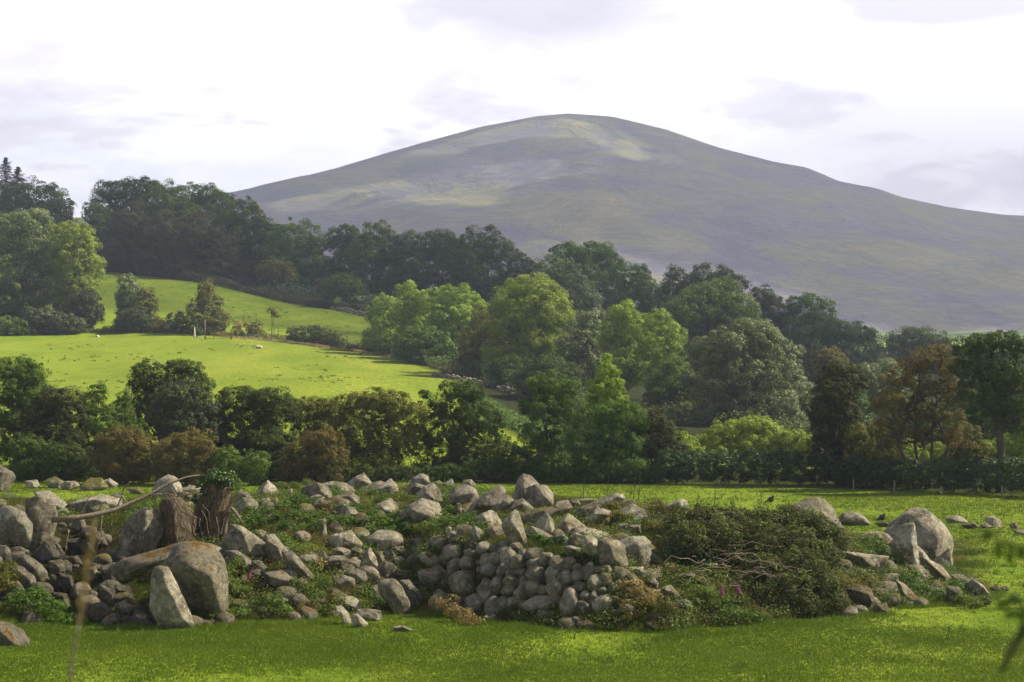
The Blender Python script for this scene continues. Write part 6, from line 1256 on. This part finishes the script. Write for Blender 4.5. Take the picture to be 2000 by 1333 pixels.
tufts('longer tussocky grass along the foot of the bank', 13000, (62, 90), .18, .035, 'grass', d_foot, blades=4)
def d_mound(px, x, y):
    Df = CAMZ*F/(np.interp(px, FOOT[:, 0], FOOT[:, 1])-HOR); return (y > Df)*(y < Df+19)*(1-sstep(1860, 1960, px))*np.clip(.25+1.5*fbm2(x, y, .35, 3, 37), 0, 1)*np.where((px < 430) & (y < Df+11), .04, 1)
tufts('green grass growing between the stones', 42000, (66, 105), .26, .03, 'weed', d_mound, blades=4)
tufts('dry yellow grass growing between the stones', 15000, (66, 105), .34, .022, 'dry', lambda px, x, y: d_mound(px, x+40, y)*np.clip(.4+2*fbm2(x, y, .2, 3, 39), 0, 1), blades=4)
tufts('ranker clumps dotted over the hillside fields', 800, (215, 560), .32, .14, 'olive', lambda px, x, y: (px < 720)*(fbm2(x, y, .12, 3, 46) > .18)*(y < np.interp(px, [0, 200, 450, 700], [590, 575, 545, 505])), blades=7)
tufts('taller clumps dotted over the near pasture', 2600, (57, 150), .22, .05, 'weed', lambda px, x, y: (fbm2(x, y, .9, 2, 44) > .33)*1.0, blades=6)
def creeping(label, kind, n, hgt, rad, leaf, sel):
    Ps = []
    while len(Ps) < n:
        px = rnd.uniform(-20, 1900); f = rnd.random(); pf = np.interp(px, FOOT[:, 0], FOOT[:, 1]); pc = np.interp(px, CREST[:, 0], CREST[:, 1]); py = pc+(pf-pc)*f
        if not sel(px, py, f): continue
        g = at(px, py); r = rad*rnd.uniform(.5, 1.3); m = int(240*(r/rad)**2); q = np.array(g)+rng.normal(size=(m, 3))*np.array([r*.5, r*.4, hgt*.4]); q[:, 2] = g.z+abs(q[:, 2]-g.z)*1.2; Ps.append(q)
    Q_ = np.concatenate(Ps); V, Q = leaves(Q_, np.repeat([[0, -.4, .9]], len(Q_), 0), leaf, True, .55)
    tag(mesh_np('ground_plants', V, Q, LM[kind], None, False, attr=np.clip(.5+.3*vnoise(Q_*1.2)+.5*(rng.random(len(Q_))-.5), 0, 1)), label, 'weeds', kind='stuff')
_ok = lambda px, py, f: not (850 < px < 1190 and 1062 < py < 1205) and not (px < 300 and py > 1020)
creeping('low green weeds creeping between the boulders', 'weed', 400, .42, .55, .045, _ok)
creeping('brighter ferny growth between the boulders', 'fern', 70, .5, .45, .04, _ok)
creeping('brown bracken litter and moss between the boulders', 'brown', 300, .34, .5, .04, _ok)
creeping('olive moss and grass on the bank', 'olive', 460, .3, .6, .04, _ok)
# out of focus plants close to the camera
o = empty('tall_grass_plant', Vector(P(132, 1400, 4.2)), 'blurred tawny grass stem close to the camera at the bottom left', 'grass stem'); mb = MB()
mb.tube([P(128, 1420, 4.2), P(140, 1300, 4.2), P(155, 1210, 4.2), P(172, 1110, 4.2), P(186, 1010, 4.2)], [.0035, .0035, .003, .003, .002], 6); mb.build('stem', m_deadwood, o)
Pn = []
for k in range(130):
    f = rnd.random(); Pn.append(P(153+(186-153)*f+rnd.gauss(0, 3.5), 1215+(1015-1215)*f, 4.2)+np.array([0, rnd.gauss(0, .008), 0]))
V, Q = leaves(np.array(Pn), np.repeat([[0, -1., .2]], 130, 0), .007, True, .4); mesh_np('seed_head', V, Q, LM['dry'], o, False, attr=rng.random(len(Q))*.6)
o = empty('leafy_twig', Vector(P(2040, 1250, 3.4)), 'blurred leafy twig close to the camera at the right edge', 'twig'); mb = MB()
for a in ([(2075, 1160), (1995, 1075), (1945, 1050), (1915, 1035)], [(2075, 1160), (2010, 1190), (1975, 1165), (1950, 1185)], [(2075, 1160), (2010, 1230), (1985, 1270), (1960, 1310)]):
    mb.tube([P(x, y, 3.4) for x, y in a], [.003, .0025, .002, .001], 6)
mb.build('stem', m_bark, o)
def bigleaf(px, py, L, ang, wd, kind='weed'):
    c = P(px, py, 3.4); d = np.array([math.cos(ang), .15, math.sin(ang)]); s = np.array([-math.sin(ang), .3, math.cos(ang)])*wd; k = 3.4/F; u = np.linspace(-.5, .5, 7); w_ = np.sqrt(np.clip(1-(2*u)**2, 0, 1))
    V = np.concatenate([c+d*(u[:, None]*L*k)+s*(w_[:, None]*k), c+d*(u[:, None]*L*k)+np.array([0, -.004, 0]), c+d*(u[:, None]*L*k)-s*(w_[:, None]*k)]); q = [[i, i+1, i+8, i+7] for i in range(6)]+[[i+7, i+8, i+15, i+14] for i in range(6)]
    mesh_np('leaf', V, np.array(q), LM[kind], o, True, attr=np.full(len(V), rnd.uniform(.2, .7)))
for a in [(1930,1046,34,.5,9),(1950,1075,40,1.5,9),(1975,1065,36,-.3,10),(1972,1088,30,1.4,8),(1995,1080,34,1.2,9),(1960,1180,40,.2,10),(1985,1170,40,-.5,11),(1975,1200,36,.4,9),(1978,1262,60,1.0,8,'blue'),(1962,1298,44,1.15,6,'blue'),(1998,1232,40,1.2,10,'ivy'),(2000,1200,40,.8,10)]: bigleaf(*a)
